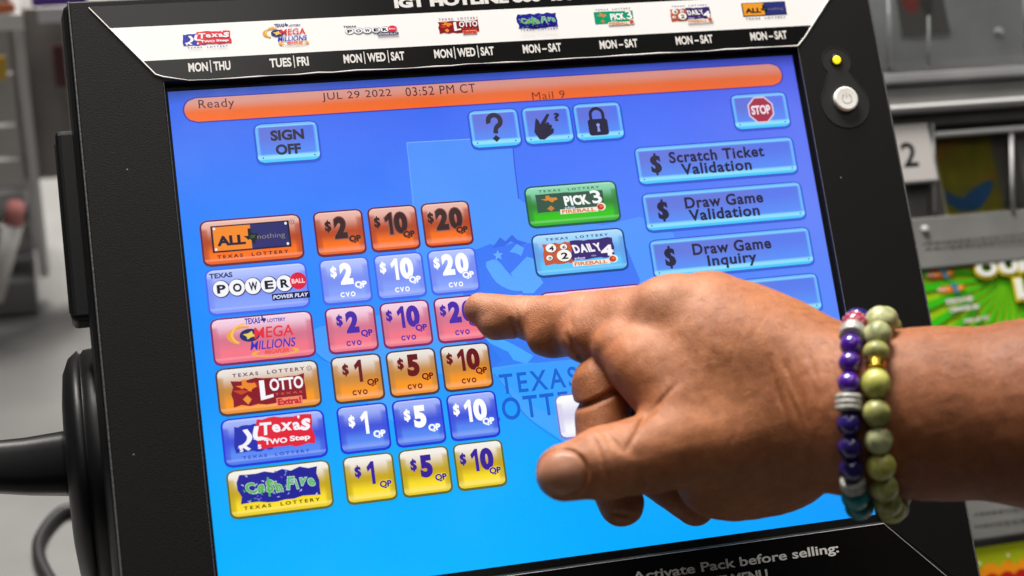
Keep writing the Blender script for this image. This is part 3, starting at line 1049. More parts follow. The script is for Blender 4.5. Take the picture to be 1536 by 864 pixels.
# cyan buttons
a = Art(ZB, 0.012)
cyan_button(a, -98.8, 66.6, -74.8, 82.0)
a.text('SIGN', -86.6, 77.2, INK, 4.3, 13.0, 0.045)
a.text('OFF', -86.8, 71.4, INK, 4.3, 9.8, 0.045)
a.build('touch_button', M_DISPLAY, screen, 'sign off button')
a = Art(ZB, 0.012)
cyan_button(a, -13.6, 66.6, 6.3, 81.8)
a.ring(-3.5, 77.2, 1.5, 3.5, INK, -60, 200)
a.line(catmull([(-2.1, 75.4), (-3.2, 74.0), (-3.6, 72.0)], 5), 1.9, INK)
a.poly([(-3.6, 71.4), (-2.0, 69.9), (-3.6, 68.4), (-5.2, 69.9)], INK)
a.build('touch_button', M_DISPLAY, screen, 'question mark help button')
a = Art(ZB, 0.012)
cyan_button(a, 8.6, 66.6, 28.4, 81.8)
a.poly([(12.4, 71.4), (13.4, 75.8), (13.9, 77.4), (15.0, 76.0), (15.3, 74.6), (18.8, 78.9), (19.8, 78.4), (17.4, 74.6), (18.4, 75.4), (19.4, 74.6), (18.9, 74.0), (20.0, 74.2), (20.2, 73.0),
        (19.6, 72.6), (20.8, 72.4), (20.4, 70.6), (16.2, 68.0), (14.2, 68.2)], INK)
a.text('?', 22.6, 77.2, INK, 3.6, 2.6, 0.045)
a.build('touch_button', M_DISPLAY, screen, 'pointing hand with question mark button')
a = Art(ZB, 0.012)
cyan_button(a, 30.2, 66.6, 50.0, 81.8)
a.ring(39.6, 77.0, 2.0, 3.3, INK, 0, 180)
a.rect(36.3, 75.0, 37.6, 77.0, INK); a.rect(41.6, 75.0, 42.9, 77.0, INK)
a.rrect(35.4, 68.2, 43.8, 75.2, 1.2, INK)
a.circle(39.6, 72.6, 0.75, '#8d9cf0'); a.poly([(39.3, 72.4), (39.0, 69.8), (40.2, 69.8), (39.9, 72.4)], '#8d9cf0')
a.build('touch_button', M_DISPLAY, screen, 'padlock button')
a = Art(ZB, 0.012)
cyan_button(a, 99.2, 66.6, 123.6, 81.4)
oc = lambda r: [(111.6 + r * math.cos(math.radians(22.5 + 45 * i)), 74.4 + r * math.sin(math.radians(22.5 + 45 * i))) for i in range(8)]
a.poly(oc(6.2), '#d8c8e4'); a.poly(oc(5.5), '#a8344a')
a.text('STOP', 111.6, 74.4, '#f2e6f2', 4.0, 8.6, 0.04)
a.build('touch_button', M_DISPLAY, screen, 'stop sign button')
for k, (t1, t2) in enumerate((('Scratch Ticket', 'Validation'), ('Draw Game', 'Validation'), ('Draw Game', 'Inquiry'), (None, None))):
    y1 = 61.6 - 19.6 * k
    y0 = y1 - 15.2
    a = Art(ZB, 0.012)
    cyan_button(a, 53.6, y0, 123.0, y1, 2.2)
    if t1:
        a.dollar(61.6 - 0.2 * k, (y0 + y1) / 2 + 0.3, 9.4, INK, 0.05)
        a.text(t1, 88.6 if k == 0 else 88.4, y1 - 5.0, INK, 4.9, 42.0 if k == 0 else 34.4, 0.03, space=1.1)
        hq = {'Validation': (31.0, 4.9), 'Inquiry': (21.5, 6.0)}[t2]
        a.text(t2, 87.6, y1 - (10.4 if t2 == 'Validation' else 10.9), INK, hq[1], hq[0], 0.03, space=1.1)
    a.build('touch_button', M_DISPLAY, screen, ('%s %s button' % (t1.lower(), t2.lower())) if t1 else 'blank blue button behind the hand')

# orange status bar
a = Art(ZB, 0.012)
OT, OM, OB = lin('#d89a8e'), lin('#ec6c28'), lin('#fb6a12')
a.rrect(-125.3, 84.3, 124.4, 94.7, 5.2, '#47389c')
a.rrect(-124.7, 84.8, 123.8, 94.2, 4.7, lambda u, v, l, r, t, bb: mix(mix(mix(OT, OM, sm((v - 0.15) / 0.5)), OB, sm((v - 0.55) / 0.4)), lin('#cc7060'), 0.3 * u), 20, 20)
for s, x, y, w, h in (('Ready', -112.3, 91.2, 13.6, 4.5), ('JUL 29 2022', -57.5, 91.4, 27.6, 3.9), ('03:52 PM CT', -23.6, 91.6, 28.6, 3.7), ('Mail 9', 20.6, 86.6, 13.8, 3.3)):
    a.text(s, x, y, '#43212f' if s != 'Mail 9' else '#7a3328', h, w, 0.0, space=1.1)
a.build('status_bar', M_DISPLAY, screen, 'orange status bar with date and time')
# ------------------------------------------------------------------ the pointing hand: one continuous skin grown from a distance field
class Field:
    def __init__(self, lo, hi, h):
        self.lo, self.h = np.array(lo, float), h
        self.n = np.ceil((np.array(hi) - self.lo) / h).astype(int) + 1
        self.d = np.full(tuple(self.n), 30.0, np.float32)

    def sub(self, lo, hi):
        i0 = np.clip(np.floor((np.asarray(lo) - self.lo) / self.h).astype(int), 0, self.n - 1)
        i1 = np.clip(np.ceil((np.asarray(hi) - self.lo) / self.h).astype(int) + 1, 1, self.n)
        sl = tuple(slice(a, b) for a, b in zip(i0, i1))
        g = [(np.arange(a, b) * self.h + l).astype(np.float32) for a, b, l in zip(i0, i1, self.lo)]
        return sl, np.meshgrid(*g, indexing='ij', sparse=True)

    def smin(self, sl, d, k):
        a = self.d[sl]
        h = np.clip(0.5 + 0.5 * (a - d) / k, 0, 1)
        self.d[sl] = a * (1 - h) + d * h - k * h * (1 - h)

    def cone(self, a, b, r1, r2, k=5.0, wide=None, fl=1.0):
        """tapered round limb; 'wide' direction is stretched by 1, the other cross direction scaled by fl"""
        a, b = np.asarray(a, float), np.asarray(b, float)
        m_ = max(r1, r2) + k + 6
        sl, (X, Y, Z) = self.sub(np.minimum(a, b) - m_, np.maximum(a, b) + m_)
        ab = b - a
        L2 = ab @ ab
        px, py, pz = X - a[0], Y - a[1], Z - a[2]
        t = np.clip((px * ab[0] + py * ab[1] + pz * ab[2]) / L2, 0, 1)
        qx, qy, qz = px - t * ab[0], py - t * ab[1], pz - t * ab[2]
        r = r1 + (r2 - r1) * t
        if wide is None:
            d = np.sqrt(qx * qx + qy * qy + qz * qz) - r
        else:
            ax = ab / math.sqrt(L2)
            w = np.asarray(wide, float)
            w = w - ax * (w @ ax)
            w /= np.linalg.norm(w)
            n = np.cross(ax, w)
            cw_ = qx * w[0] + qy * w[1] + qz * w[2]
            cn = (qx * n[0] + qy * n[1] + qz * n[2]) / fl
            ca = qx * ax[0] + qy * ax[1] + qz * ax[2]
            d = (np.sqrt(cw_ * cw_ + cn * cn + ca * ca) - r) * (0.5 + 0.5 * fl)
        self.smin(sl, d.astype(np.float32), k)

    def ball(self, c, rad, k=5.0, ax=None):
        """ellipsoid: rad = 3 radii along the columns of ax"""
        c = np.asarray(c, float)
        rad = np.broadcast_to(np.asarray(rad, float), (3,))
        ax = np.eye(3) if ax is None else np.asarray(ax, float)
        m_ = rad.max() + k + 5
        sl, (X, Y, Z) = self.sub(c - m_, c + m_)
        px, py, pz = X - c[0], Y - c[1], Z - c[2]
        u = [(px * ax[0, i] + py * ax[1, i] + pz * ax[2, i]) / rad[i] for i in range(3)]
        q = np.sqrt(u[0] ** 2 + u[1] ** 2 + u[2] ** 2)
        q2 = np.sqrt((u[0] / rad[0]) ** 2 + (u[1] / rad[1]) ** 2 + (u[2] / rad[2]) ** 2) + 1e-6
        self.smin(sl, (q * (q - 1) / q2).astype(np.float32), k)

    def crease(self, c, axis, width, depth, R, side=None, bend=0.0):
        """a fold line: the skin dips where the plane through c (normal axis) cuts it, faded by distance R and side"""
        c, axis = np.asarray(c, float), np.asarray(axis, float)
        axis = axis / np.linalg.norm(axis)
        sl, (X, Y, Z) = self.sub(c - R * 1.6, c + R * 1.6)
        px, py, pz = X - c[0], Y - c[1], Z - c[2]
        s = px * axis[0] + py * axis[1] + pz * axis[2]
        r2 = px * px + py * py + pz * pz
        if bend:
            s = s + bend * r2 / R
        w = np.exp(-(s / width) ** 2) * np.clip(1.25 - r2 / R ** 2, 0, 1)
        if side is not None:
            sd = np.asarray(side, float) / np.linalg.norm(side)
            w = w * np.clip(0.35 + (px * sd[0] + py * sd[1] + pz * sd[2]) / (0.6 * R), 0, 1)
        self.d[sl] += (1.35 * depth * w).astype(np.float32)

    def at(self, p):
        """trilinear sample"""
        q = (np.asarray(p, float) - self.lo) / self.h
        i = np.clip(np.floor(q).astype(int), 0, self.n - 2)
        f = q - i
        o = 0
        for dx in (0, 1):
            for dy in (0, 1):
                for dz in (0, 1):
                    w = (f[..., 0] if dx else 1 - f[..., 0]) * (f[..., 1] if dy else 1 - f[..., 1]) * (f[..., 2] if dz else 1 - f[..., 2])
                    o = o + w * self.d[i[..., 0] + dx, i[..., 1] + dy, i[..., 2] + dz]
        return o

    def mesh(self):
        """naive surface nets"""
        D = self.d
        S = D < 0
        n = self.n
        c = np.zeros(tuple(n - 1), np.int8)
        for dx in (0, 1):
            for dy in (0, 1):
                for dz in (0, 1):
                    c += S[dx:n[0] - 1 + dx, dy:n[1] - 1 + dy, dz:n[2] - 1 + dz]
        I = np.argwhere((c > 0) & (c < 8))
        idx = np.full(tuple(n - 1), -1, np.int32)
        idx[I[:, 0], I[:, 1], I[:, 2]] = np.arange(len(I))
        acc = np.zeros((len(I), 3)); cnt = np.zeros(len(I))
        cor = [(x, y, z) for x in (0, 1) for y in (0, 1) for z in (0, 1)]
        val = {q: D[I[:, 0] + q[0], I[:, 1] + q[1], I[:, 2] + q[2]] for q in cor}
        for a in cor:
            for ax in range(3):
                if a[ax] == 0:
                    b = list(a); b[ax] = 1; b = tuple(b)
                    va, vb = val[a], val[b]
                    mk = (va < 0) != (vb < 0)
                    t = np.where(mk, va / np.where(mk, va - vb, 1), 0)
                    p = np.array(a, float)[None] + t[:, None] * (np.array(b) - np.array(a))[None]
                    acc[mk] += p[mk]; cnt[mk] += 1
        V = (I + acc / cnt[:, None]) * self.h + self.lo
        F_ = []
        for ax in range(3):
            u, w = (ax + 1) % 3, (ax + 2) % 3
            s0 = [slice(1, -1)] * 3; s1 = [slice(1, -1)] * 3
            s0[ax] = slice(0, -1); s1[ax] = slice(1, None)
            A_, B_ = S[tuple(s0)], S[tuple(s1)]
            E_ = np.argwhere(A_ != B_)
            fl = A_[E_[:, 0], E_[:, 1], E_[:, 2]]
            off = np.ones(3, int); off[ax] = 0
            E_ = E_ + off
            q = []
            for du, dw in ((-1, -1), (0, -1), (0, 0), (-1, 0)):
                k = E_.copy(); k[:, u] += du; k[:, w] += dw
                q.append(idx[k[:, 0], k[:, 1], k[:, 2]])
            q = np.stack(q, 1)
            F_.append(np.where(fl[:, None], q, q[:, ::-1]))
        return V, np.vstack(F_)


def unit(v):
    v = np.asarray(v, float)
    return v / np.linalg.norm(v)


J = dict(
    iT=P(721, 464, 7.4), iD=P(787, 477, 15.5), iP=P(870, 484, 30), iM=P(1008, 478, 58),
    mP=P(904, 578, 42), mD=P(905, 680, 46), mT=P(932, 755, 40), mM=P(1062, 464, 46),
    rP=P(950, 585, 26), rD=P(955, 690, 30), rT=P(1042, 758, 36), rM=P(1110, 484, 34),
    pP=P(1000, 610, 16), pD=P(1010, 700, 20), pT=P(1075, 738, 30), pM=P(1150, 524, 26),
    tC=P(1170, 650, 72), tM=P(1020, 668, 72), tI=P(908, 694, 72), tT=P(847, 709, 71),
    w0=P(1290, 622, 90), w1=P(1400, 620, 98), w2=P(1560, 620, 112), w3=P(1900, 612, 150))
HAND_H = 0.62
A = Field((-38, -122, -1), (-38 + HAND_H * 594, 30, 190), HAND_H)
# forearm and wrist
upw = np.array([0.0, 1.0, 0.1])
A.cone(J['w0'], J['w1'], 28.6, 27.8, 8, upw, 0.84)
A.cone(J['w1'], J['w2'], 27.8, 30.6, 8, upw, 0.9)
A.cone(J['w2'], J['w3'], 30.6, 40.0, 8, upw, 0.92)
# metacarpals
A.cone(J['w0'] + (0, 7, -2), J['iM'], 18.6, 12.6, 8)
A.cone(J['w0'] + (0, 8, -8), J['mM'], 17.5, 12.0, 8)
A.cone(J['w0'] + (0, 3, -14), J['rM'], 17.0, 10.6, 8)
A.cone(J['w0'] + (0, -6, -14), J['pM'], 17.0, 9.5, 8)
# first web, thenar and heel of the hand
A.cone(J['tC'], J['tM'], 17.5, 14.6, 9)
A.ball(P(1075, 575, 68), (23, 25, 15), 10)
A.ball(P(1030, 472, 59), (15, 10, 10), 8)
A.ball(P(1130, 668, 58), (27, 23, 18), 10)
A.ball(P(1150, 700, 48), (28, 17.5, 19), 10)
A.ball(P(1085, 715, 52), (17, 14.5, 16), 8)
HF = unit(J['iM'] - J['w0'])
HV = unit(unit(CAM_C - J['iM']) + np.array([0.0, 0.25, 0]))
HV = unit(HV - HF * (HV @ HF))
HX = np.stack([HF, np.cross(HV, HF), HV], 1)
A.ball(P(1130, 556, 66), (46, 28, 21), 13, HX)
A.ball(P(1145, 602, 61), (38, 26, 19), 12, HX)
A.ball(P(1175, 524, 60), (38, 12, 19), 10, HX)
A.cone(P(960, 548, 62), P(1010, 606, 68), 10.5, 11.5, 9)
A.cone(P(925, 520, 52), P(975, 560, 62), 9.0, 10.0, 7)
# thumb
A.cone(J['tM'], J['tI'], 13.8, 12.5, 4)
A.cone(J['tI'], J['tT'], 12.0, 9.8, 2.5)
A.ball(J['tI'] * 0.45 + J['tM'] * 0.55 + (0, -3, 3), (10, 10, 9), 5)
# index finger
A.cone(J['iM'], J['iP'], 13.0, 11.4, 5)
A.cone(J['iP'], J['iD'], 10.7, 8.5, 2.0)
A.cone(J['iD'], J['iT'], 8.2, 6.5, 2.0)
A.ball(P(834, 504, 24), (12, 8.4, 8), 4)
A.ball(P(905, 502, 40), (15, 9.5, 9), 5)
A.ball(P(748, 486, 10.5), (8, 6.2, 7), 3)
A.ball(P(882, 508, 37), (9, 8.4, 8.5), 6)
# knuckle of the index finger, soft tendons and veins under the skin of the back
A.ball(P(1000, 452, 62), (9.5, 7, 8), 7)
A.ball(P(1062, 440, 52), (9, 6, 8), 6)


def surf(px, py, inset=0.0):
    """point where the sight line through a pixel first meets the hand"""
    o = CAM_C; d = unit(P(px, py, 0) - o)
    t = 380.0
    for _ in range(200):
        v = float(A.at(o + d * t))
        if v < 0.02:
            break
        t += max(0.15, min(v * 0.8, 8))
    return o + d * (t + inset)


# folds: index finger joints, thumb, the web, the wrist
fi1, fi2, fi3 = unit(J['iD'] - J['iT']), unit(J['iP'] - J['iD']), unit(J['iM'] - J['iP'])
UP = unit(np.array([0, 0.8, 0.5]))
for px, py, ax, w, dp, R, sd in (
        (779, 506, (0.95, 0.35, 0.2), 1.0, 1.0, 8, None), (783, 500, (0.9, 0.1, 0.2), 0.7, 0.5, 9, None),
        (781, 446, fi1, 0.6, 0.35, 7, None), (787, 447, fi1, 0.6, 0.4, 7, None), (793, 448, fi1, 0.6, 0.35, 7, None),
        (866, 526, (0.9, 0.45, 0.2), 1.0, 0.6, 8, None), (858, 505, (0.95, -0.1, 0.3), 0.7, 0.3, 8, None),
        (850, 438, fi2, 0.7, 0.35, 8, None), (859, 438, fi2, 0.8, 0.75, 9, None), (867, 437, fi2, 0.8, 0.8, 9, None), (876, 437, fi2, 0.8, 0.65, 9, None), (884, 438, fi3, 0.7, 0.3, 8, None),
        (905, 650, (0.9, 0.5, 0.1), 0.8, 0.7, 9, None), (915, 652, (0.9, 0.45, 0.1), 0.8, 0.75, 9, None), (926, 652, (0.9, 0.4, 0.1), 0.8, 0.6, 9, None), (903, 688, (0.95, 0.15, 0.1), 0.8, 0.5, 10, None), (920, 690, (0.95, 0.1, 0.1), 0.8, 0.35, 9, None), (938, 655, (0.9, 0.3, 0.1), 0.7, 0.3, 8, None),
        (960, 640, (0.75, -0.65, 0.1), 0.9, 0.5, 11, None), (985, 610, (0.6, -0.75, 0.2), 0.9, 0.45, 11, None),
        (975, 735, (0.8, 0.6, 0), 0.9, 0.5, 9, None), (1035, 745, (0.7, 0.7, 0), 0.9, 0.4, 9, None)):
    A.crease(surf(px, py), ax, w, dp, R, sd)
rd = random.Random(11)
for i in range(30):                                   # fine upright wrinkles where the hand bends back at the wrist
    x = 1160 + i * 3.7
    c_ = surf(x, 560 + rd.uniform(-30, 55))
    A.crease(c_, (1, rd.uniform(-0.1, 0.16), 0.15), 0.6, rd.uniform(0.08, 0.2), rd.uniform(6, 11))
for i in range(26):                                   # loose skin lines on the back of the hand
    x, y = rd.uniform(940, 1220), rd.uniform(440, 700)
    A.crease(surf(x, y), (rd.uniform(0.3, 1), rd.uniform(-0.9, 0.4), 0.2), 0.8, rd.uniform(0.03, 0.08), rd.uniform(6, 10))
# curled fingers in a field of their own, joined with a sharp cleft
Bf = Field((-38, -122, -1), (150, 30, 120), HAND_H)
for f, rr in (('m', (11.5, 10.6, 9.6, 8.4)), ('r', (11, 10, 9, 7.6)), ('p', (9.5, 8.4, 7.6, 6.6))):
    t = Field(Bf.lo, Bf.lo + (Bf.n - 1) * HAND_H, HAND_H)
    t.cone(J[f + 'M'], J[f + 'P'], rr[0], rr[1], 3)
    t.cone(J[f + 'P'], J[f + 'D'], rr[1], rr[2], 3)
    t.cone(J[f + 'D'], J[f + 'T'], rr[2], rr[3], 2.5)
    if f == 'm':
        t.crease(P(892, 602, 50), (-0.35, 1, 0.2), 1.0, 1.3, 17)
        t.crease(P(900, 596, 50), (-0.5, 1, 0.2), 0.8, 0.6, 15)
        t.crease(P(925, 770, 46), (0.3, 1, 0), 0.8, 0.4, 9)
    mn = np.minimum(t.n, Bf.n)
    sl = tuple(slice(0, k) for k in mn)
    Bf.smin(sl, t.d[sl], 1.2)
i0 = np.round((Bf.lo - A.lo) / HAND_H).astype(int)
mn = np.minimum(Bf.n, A.n - i0)
A.smin(tuple(slice(a, a + k) for a, k in zip(i0, mn)), Bf.d[tuple(slice(0, k) for k in mn)], 1.6)

V, F_ = A.mesh()

# soft unevenness of flesh and tendons: short plane waves, mostly across the limb, moved along the surface normal
gx, gy, gz = np.gradient(A.d)
ii = np.clip(np.round((V - A.lo) / HAND_H).astype(int), 0, A.n - 1)
NR = np.stack([g[ii[:, 0], ii[:, 1], ii[:, 2]] for g in (gx, gy, gz)], 1)
NR /= np.linalg.norm(NR, axis=1, keepdims=True) + 1e-6
del gx, gy, gz
rn = np.random.RandomState(8)
wob = np.zeros(len(V))
for k in range(46):
    wl = rn.uniform(2.6, 13.0)
    dv = rn.normal(size=3) * (1.3, 0.8, 0.8)
    dv /= np.linalg.norm(dv)
    wob += math.sqrt(wl) * 0.0042 * np.sin(V @ dv * (2 * math.pi / wl) + rn.uniform(0, 6.28) + 1.5 * np.sin(V @ rn.normal(size=3) * 0.09))
V = V + NR * wob[:, None]

# ---- thumbnail: a flat plate let into the tip, with a fold round it; tone = pigment (nail bed, knuckles)
N0 = surf(822, 716)
tax = unit(J['tT'] - J['tI'])
nn = unit(unit(N0 - J['tT']) - tax * 0.25 + np.array([0, 0, 0.0]))
nn = unit(nn - tax * (nn @ tax) * 0.6)
nb = unit(np.cross(nn, tax)); nt_ = np.cross(nb, nn)
cN = J['tT'] + tax * 1.0
Q = V - cN
a_, b_, c_ = Q @ nt_, Q @ nb, Q @ nn
ell = np.sqrt((a_ / 9.0) ** 2 + (b_ / 8.0) ** 2)
near = (c_ > 1.0) & (np.linalg.norm(Q, axis=1) < 14)
gr = np.exp(-((ell - 1.0) / 0.10) ** 2) * near
V = V - nn * (gr * 1.05)[:, None]
flat = np.clip((1.0 - ell) / 0.25, 0, 1) * near
nail_w = flat
tgt = 8.6 - (b_ ** 2) * 0.06 - (a_ ** 2) * 0.014
V = V + nn * ((tgt - c_) * flat * 0.4)[:, None]
knuck = np.zeros(len(V))
for px, py, r_ in ((985, 440, 10), (1040, 428, 9), (868, 452, 8), (785, 455, 6), (912, 665, 8), (720, 470, 8), (940, 455, 9), (965, 480, 7)):
    knuck = np.maximum(knuck, np.exp(-(np.linalg.norm(V - surf(px, py), axis=1) / r_) ** 2))
fore_dark = np.clip(((V - J['w0']) @ unit(J['w2'] - J['w0']) + 10) / 45, 0, 1)          # skin colour gets darker from the wrist up the forearm
tone = np.stack([nail_w, knuck, fore_dark], 1)

def skin_material():
    mt = bpy.data.materials.new('skin')
    mt.use_nodes = True
    nt = mt.node_tree
    N, Lk = nt.nodes, nt.links
    b = N['Principled BSDF']
    tc = N.new('ShaderNodeTexCoord')

    def noise(scale, detail=4, rough=0.55):
        n = N.new('ShaderNodeTexNoise')
        n.inputs['Scale'].default_value = scale; n.inputs['Detail'].default_value = detail; n.inputs['Roughness'].default_value = rough
        Lk.new(tc.outputs['Object'], n.inputs['Vector'])
        return n

    def ramp(src, p0, c0, p1, c1):
        r = N.new('ShaderNodeValToRGB')
        r.color_ramp.elements[0].position = p0; r.color_ramp.elements[1].position = p1
        r.color_ramp.elements[0].color = (*c0, 1); r.color_ramp.elements[1].color = (*c1, 1)
        Lk.new(src, r.inputs['Fac'])
        return r.outputs['Color']

    def mixc(f, a, c, mode='MIX'):
        x = N.new('ShaderNodeMix'); x.data_type = 'RGBA'; x.blend_type = mode
        if isinstance(f, float): x.inputs['Factor'].default_value = f
        else: Lk.new(f, x.inputs['Factor'])
        for k, v in ((6, a), (7, c)):
            if isinstance(v, tuple): x.inputs[k].default_value = (*v, 1)
            else: Lk.new(v, x.inputs[k])
        return x.outputs[2]
    base = ramp(noise(38, 5).outputs['Fac'], 0.3, (0.245, 0.086, 0.030), 0.72, (0.35, 0.135, 0.052))
    mott = ramp(noise(260, 4).outputs['Fac'], 0.36, (0.88, 0.82, 0.80), 0.66, (1.08, 1.06, 1.05))
    base = mixc(1.0, base, mott, 'MULTIPLY')
    fine = ramp(noise(1300, 3).outputs['Fac'], 0.35, (0.90, 0.87, 0.86), 0.65, (1.06, 1.06, 1.06))
    base = mixc(1.0, base, fine, 'MULTIPLY')
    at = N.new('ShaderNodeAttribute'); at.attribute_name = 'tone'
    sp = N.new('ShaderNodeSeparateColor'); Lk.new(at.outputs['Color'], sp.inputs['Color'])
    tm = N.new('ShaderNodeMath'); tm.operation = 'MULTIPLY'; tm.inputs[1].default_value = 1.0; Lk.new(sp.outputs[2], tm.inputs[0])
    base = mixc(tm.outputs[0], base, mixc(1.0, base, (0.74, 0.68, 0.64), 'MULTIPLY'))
    km = N.new('ShaderNodeMath'); km.operation = 'MULTIPLY'; km.inputs[1].default_value = 0.55; Lk.new(sp.outputs[1], km.inputs[0])
    base = mixc(km.outputs[0], base, (0.47, 0.225, 0.135))
    base = mixc(sp.outputs[0], base, (0.33, 0.155, 0.095))
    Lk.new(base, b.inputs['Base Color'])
    b.inputs['Specular IOR Level'].default_value = 0.32
    rr = N.new('ShaderNodeMapRange'); rr.inputs['To Min'].default_value = 0.56; rr.inputs['To Max'].default_value = 0.3
    Lk.new(sp.outputs[0], rr.inputs['Value']); Lk.new(rr.outputs[0], b.inputs['Roughness'])
    b.inputs['Subsurface Weight'].default_value = 0.25
    b.inputs['Subsurface Radius'].default_value = (1.0, 0.35, 0.2)
    b.inputs['Subsurface Scale'].default_value = 0.0025
    # relief: skin cells, pores and faint lines
    vo = N.new('ShaderNodeTexVoronoi'); vo.feature = 'DISTANCE_TO_EDGE'; vo.inputs['Scale'].default_value = 1100
    w = noise(420, 3)
    va = N.new('ShaderNodeVectorMath'); va.operation = 'MULTIPLY_ADD'
    Lk.new(w.outputs['Color'], va.inputs[0]); va.inputs[1].default_value = (0.0016,) * 3; Lk.new(tc.outputs['Object'], va.inputs[2])
    Lk.new(va.outputs[0], vo.inputs['Vector'])
    vr = N.new('ShaderNodeMapRange'); vr.inputs['From Max'].default_value = 0.35; Lk.new(vo.outputs['Distance'], vr.inputs['Value'])
    n2 = noise(1500, 3)
    n3 = noise(420, 4)
    ad = N.new('ShaderNodeMath'); ad.operation = 'MULTIPLY_ADD'; ad.inputs[1].default_value = 0.6; Lk.new(n2.outputs['Fac'], ad.inputs[0]); Lk.new(vr.outputs[0], ad.inputs[2])
    ad2 = N.new('ShaderNodeMath'); ad2.operation = 'MULTIPLY_ADD'; ad2.inputs[1].default_value = 0.7; Lk.new(n3.outputs['Fac'], ad2.inputs[0]); Lk.new(ad.outputs[0], ad2.inputs[2])
    mp = N.new('ShaderNodeMapping'); mp.inputs['Scale'].default_value = (1500, 330, 330); mp.inputs['Rotation'].default_value = (0.0, 0.5, 0.12)
    Lk.new(tc.outputs['Object'], mp.inputs['Vector'])
    n4 = N.new('ShaderNodeTexNoise'); n4.inputs['Scale'].default_value = 1.0; n4.inputs['Detail'].default_value = 3; n4.inputs['Distortion'].default_value = 0.6
    Lk.new(mp.outputs[0], n4.inputs['Vector'])
    ad3 = N.new('ShaderNodeMath'); ad3.operation = 'MULTIPLY_ADD'; ad3.inputs[1].default_value = 1.7; Lk.new(n4.outputs['Fac'], ad3.inputs[0]); Lk.new(ad2.outputs[0], ad3.inputs[2])
    ad2 = ad3
    bp = N.new('ShaderNodeBump'); bp.inputs['Distance'].default_value = 0.00009
    sm_ = N.new('ShaderNodeMapRange'); sm_.inputs['To Min'].default_value = 0.75; sm_.inputs['To Max'].default_value = 0.1
    Lk.new(sp.outputs[0], sm_.inputs['Value']); Lk.new(sm_.outputs[0], bp.inputs['Strength'])
    Lk.new(ad2.outputs[0], bp.inputs['Height'])
    Lk.new(bp.outputs['Normal'], b.inputs['Normal'])
    return mt


M_SKIN = skin_material()
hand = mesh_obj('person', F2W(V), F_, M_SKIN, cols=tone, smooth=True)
hand['label'] = 'right hand and bare forearm pointing an index finger at the touch screen'
hand['category'] = 'person'


# fine dark hair on the forearm and the back of the hand
rd = random.Random(19)
hm = MB()
fore = unit(J['w2'] - J['w0'])
for i in range(240):
    if i < 185:
        x, y = rd.uniform(1375, 1600), rd.uniform(500, 720)
    else:
        x, y = rd.uniform(1010, 1235), 430 + rd.uniform(5, 150) + max(0, (rd.random() - 0.3)) * 40
    p = surf(x, y, 0.15)
    if p[2] < 30:
        continue
    e = 0.6
    g = np.array([float(A.at(p + d) - A.at(p - d)) for d in np.eye(3) * e])
    if np.linalg.norm(g) < 1e-3:
        continue
    g = unit(g)
    dr = unit(np.array([rd.uniform(0.3, 1.0) * (1 if i < 185 else 0.8), rd.uniform(-0.5, 0.15), rd.uniform(-0.2, 0.2)]))
    dr = unit(dr - g * (dr @ g) * 0.85)
    ln = rd.uniform(3.5, 8.0)
    q = [p, p + dr * ln * 0.4 + g * 0.6, p + dr * ln * 0.75 + g * 0.75, p + dr * ln + g * 0.35 + np.array([0, -0.4, 0])]
    hm.tube(q, [0.034, 0.03, 0.022, 0.008], 4)
hair = hm.build('arm_hair', mat('dark_hair', (0.035, 0.02, 0.012), 0.5), hand, smooth=True)
# ------------------------------------------------------------------ two beaded bracelets on the wrist
def bead_mat(name, c0, c1, rough, scale, trans=0.0, coat=0.0, metal=0.0):
    mt = mat(name, c0, rough, metal=metal, trans=trans, coat=coat, vary=(scale, c0, c1), bump=(scale * 3, 0.25, 0.0002))
    return mt


B_PURPLE = bead_mat('purple_glass', (0.06, 0.010, 0.26), (0.12, 0.022, 0.45), 0.07, 120, trans=0.45, coat=0.6)
B_NAVY = bead_mat('dark_blue_stone', (0.014, 0.008, 0.085), (0.028, 0.014, 0.15), 0.16, 120, coat=0.5)
B_SILVER = bead_mat('pitted_silver', (0.22, 0.21, 0.19), (0.52, 0.50, 0.46), 0.4, 500, metal=0.25)
B_RED = bead_mat('raspberry_red', (0.22, 0.012, 0.035), (0.30, 0.02, 0.05), 0.3, 200, coat=0.4)
B_PINK = mat('pink_dots', (0.62, 0.34, 0.36), 0.35)
B_TEAL = bead_mat('teal_stone', (0.008, 0.12, 0.13), (0.02, 0.22, 0.22), 0.3, 150)
B_JADE = bead_mat('pale_green_stone', (0.24, 0.25, 0.04), (0.46, 0.45, 0.12), 0.38, 330)
B_OLIVE = bead_mat('olive_green_stone', (0.13, 0.14, 0.035), (0.34, 0.33, 0.11), 0.38, 300)
B_MOSS = bead_mat('mottled_green_stone', (0.13, 0.15, 0.05), (0.50, 0.50, 0.26), 0.45, 260)
B_GOLD = bead_mat('polished_gold', (0.80, 0.42, 0.05), (0.92, 0.55, 0.10), 0.2, 200, metal=1.0)
B_CORD = mat('dark_elastic_cord', (0.03, 0.028, 0.02), 0.5)
B_CLEAR = mat('clear_elastic_knot', (0.6, 0.6, 0.58), 0.2)


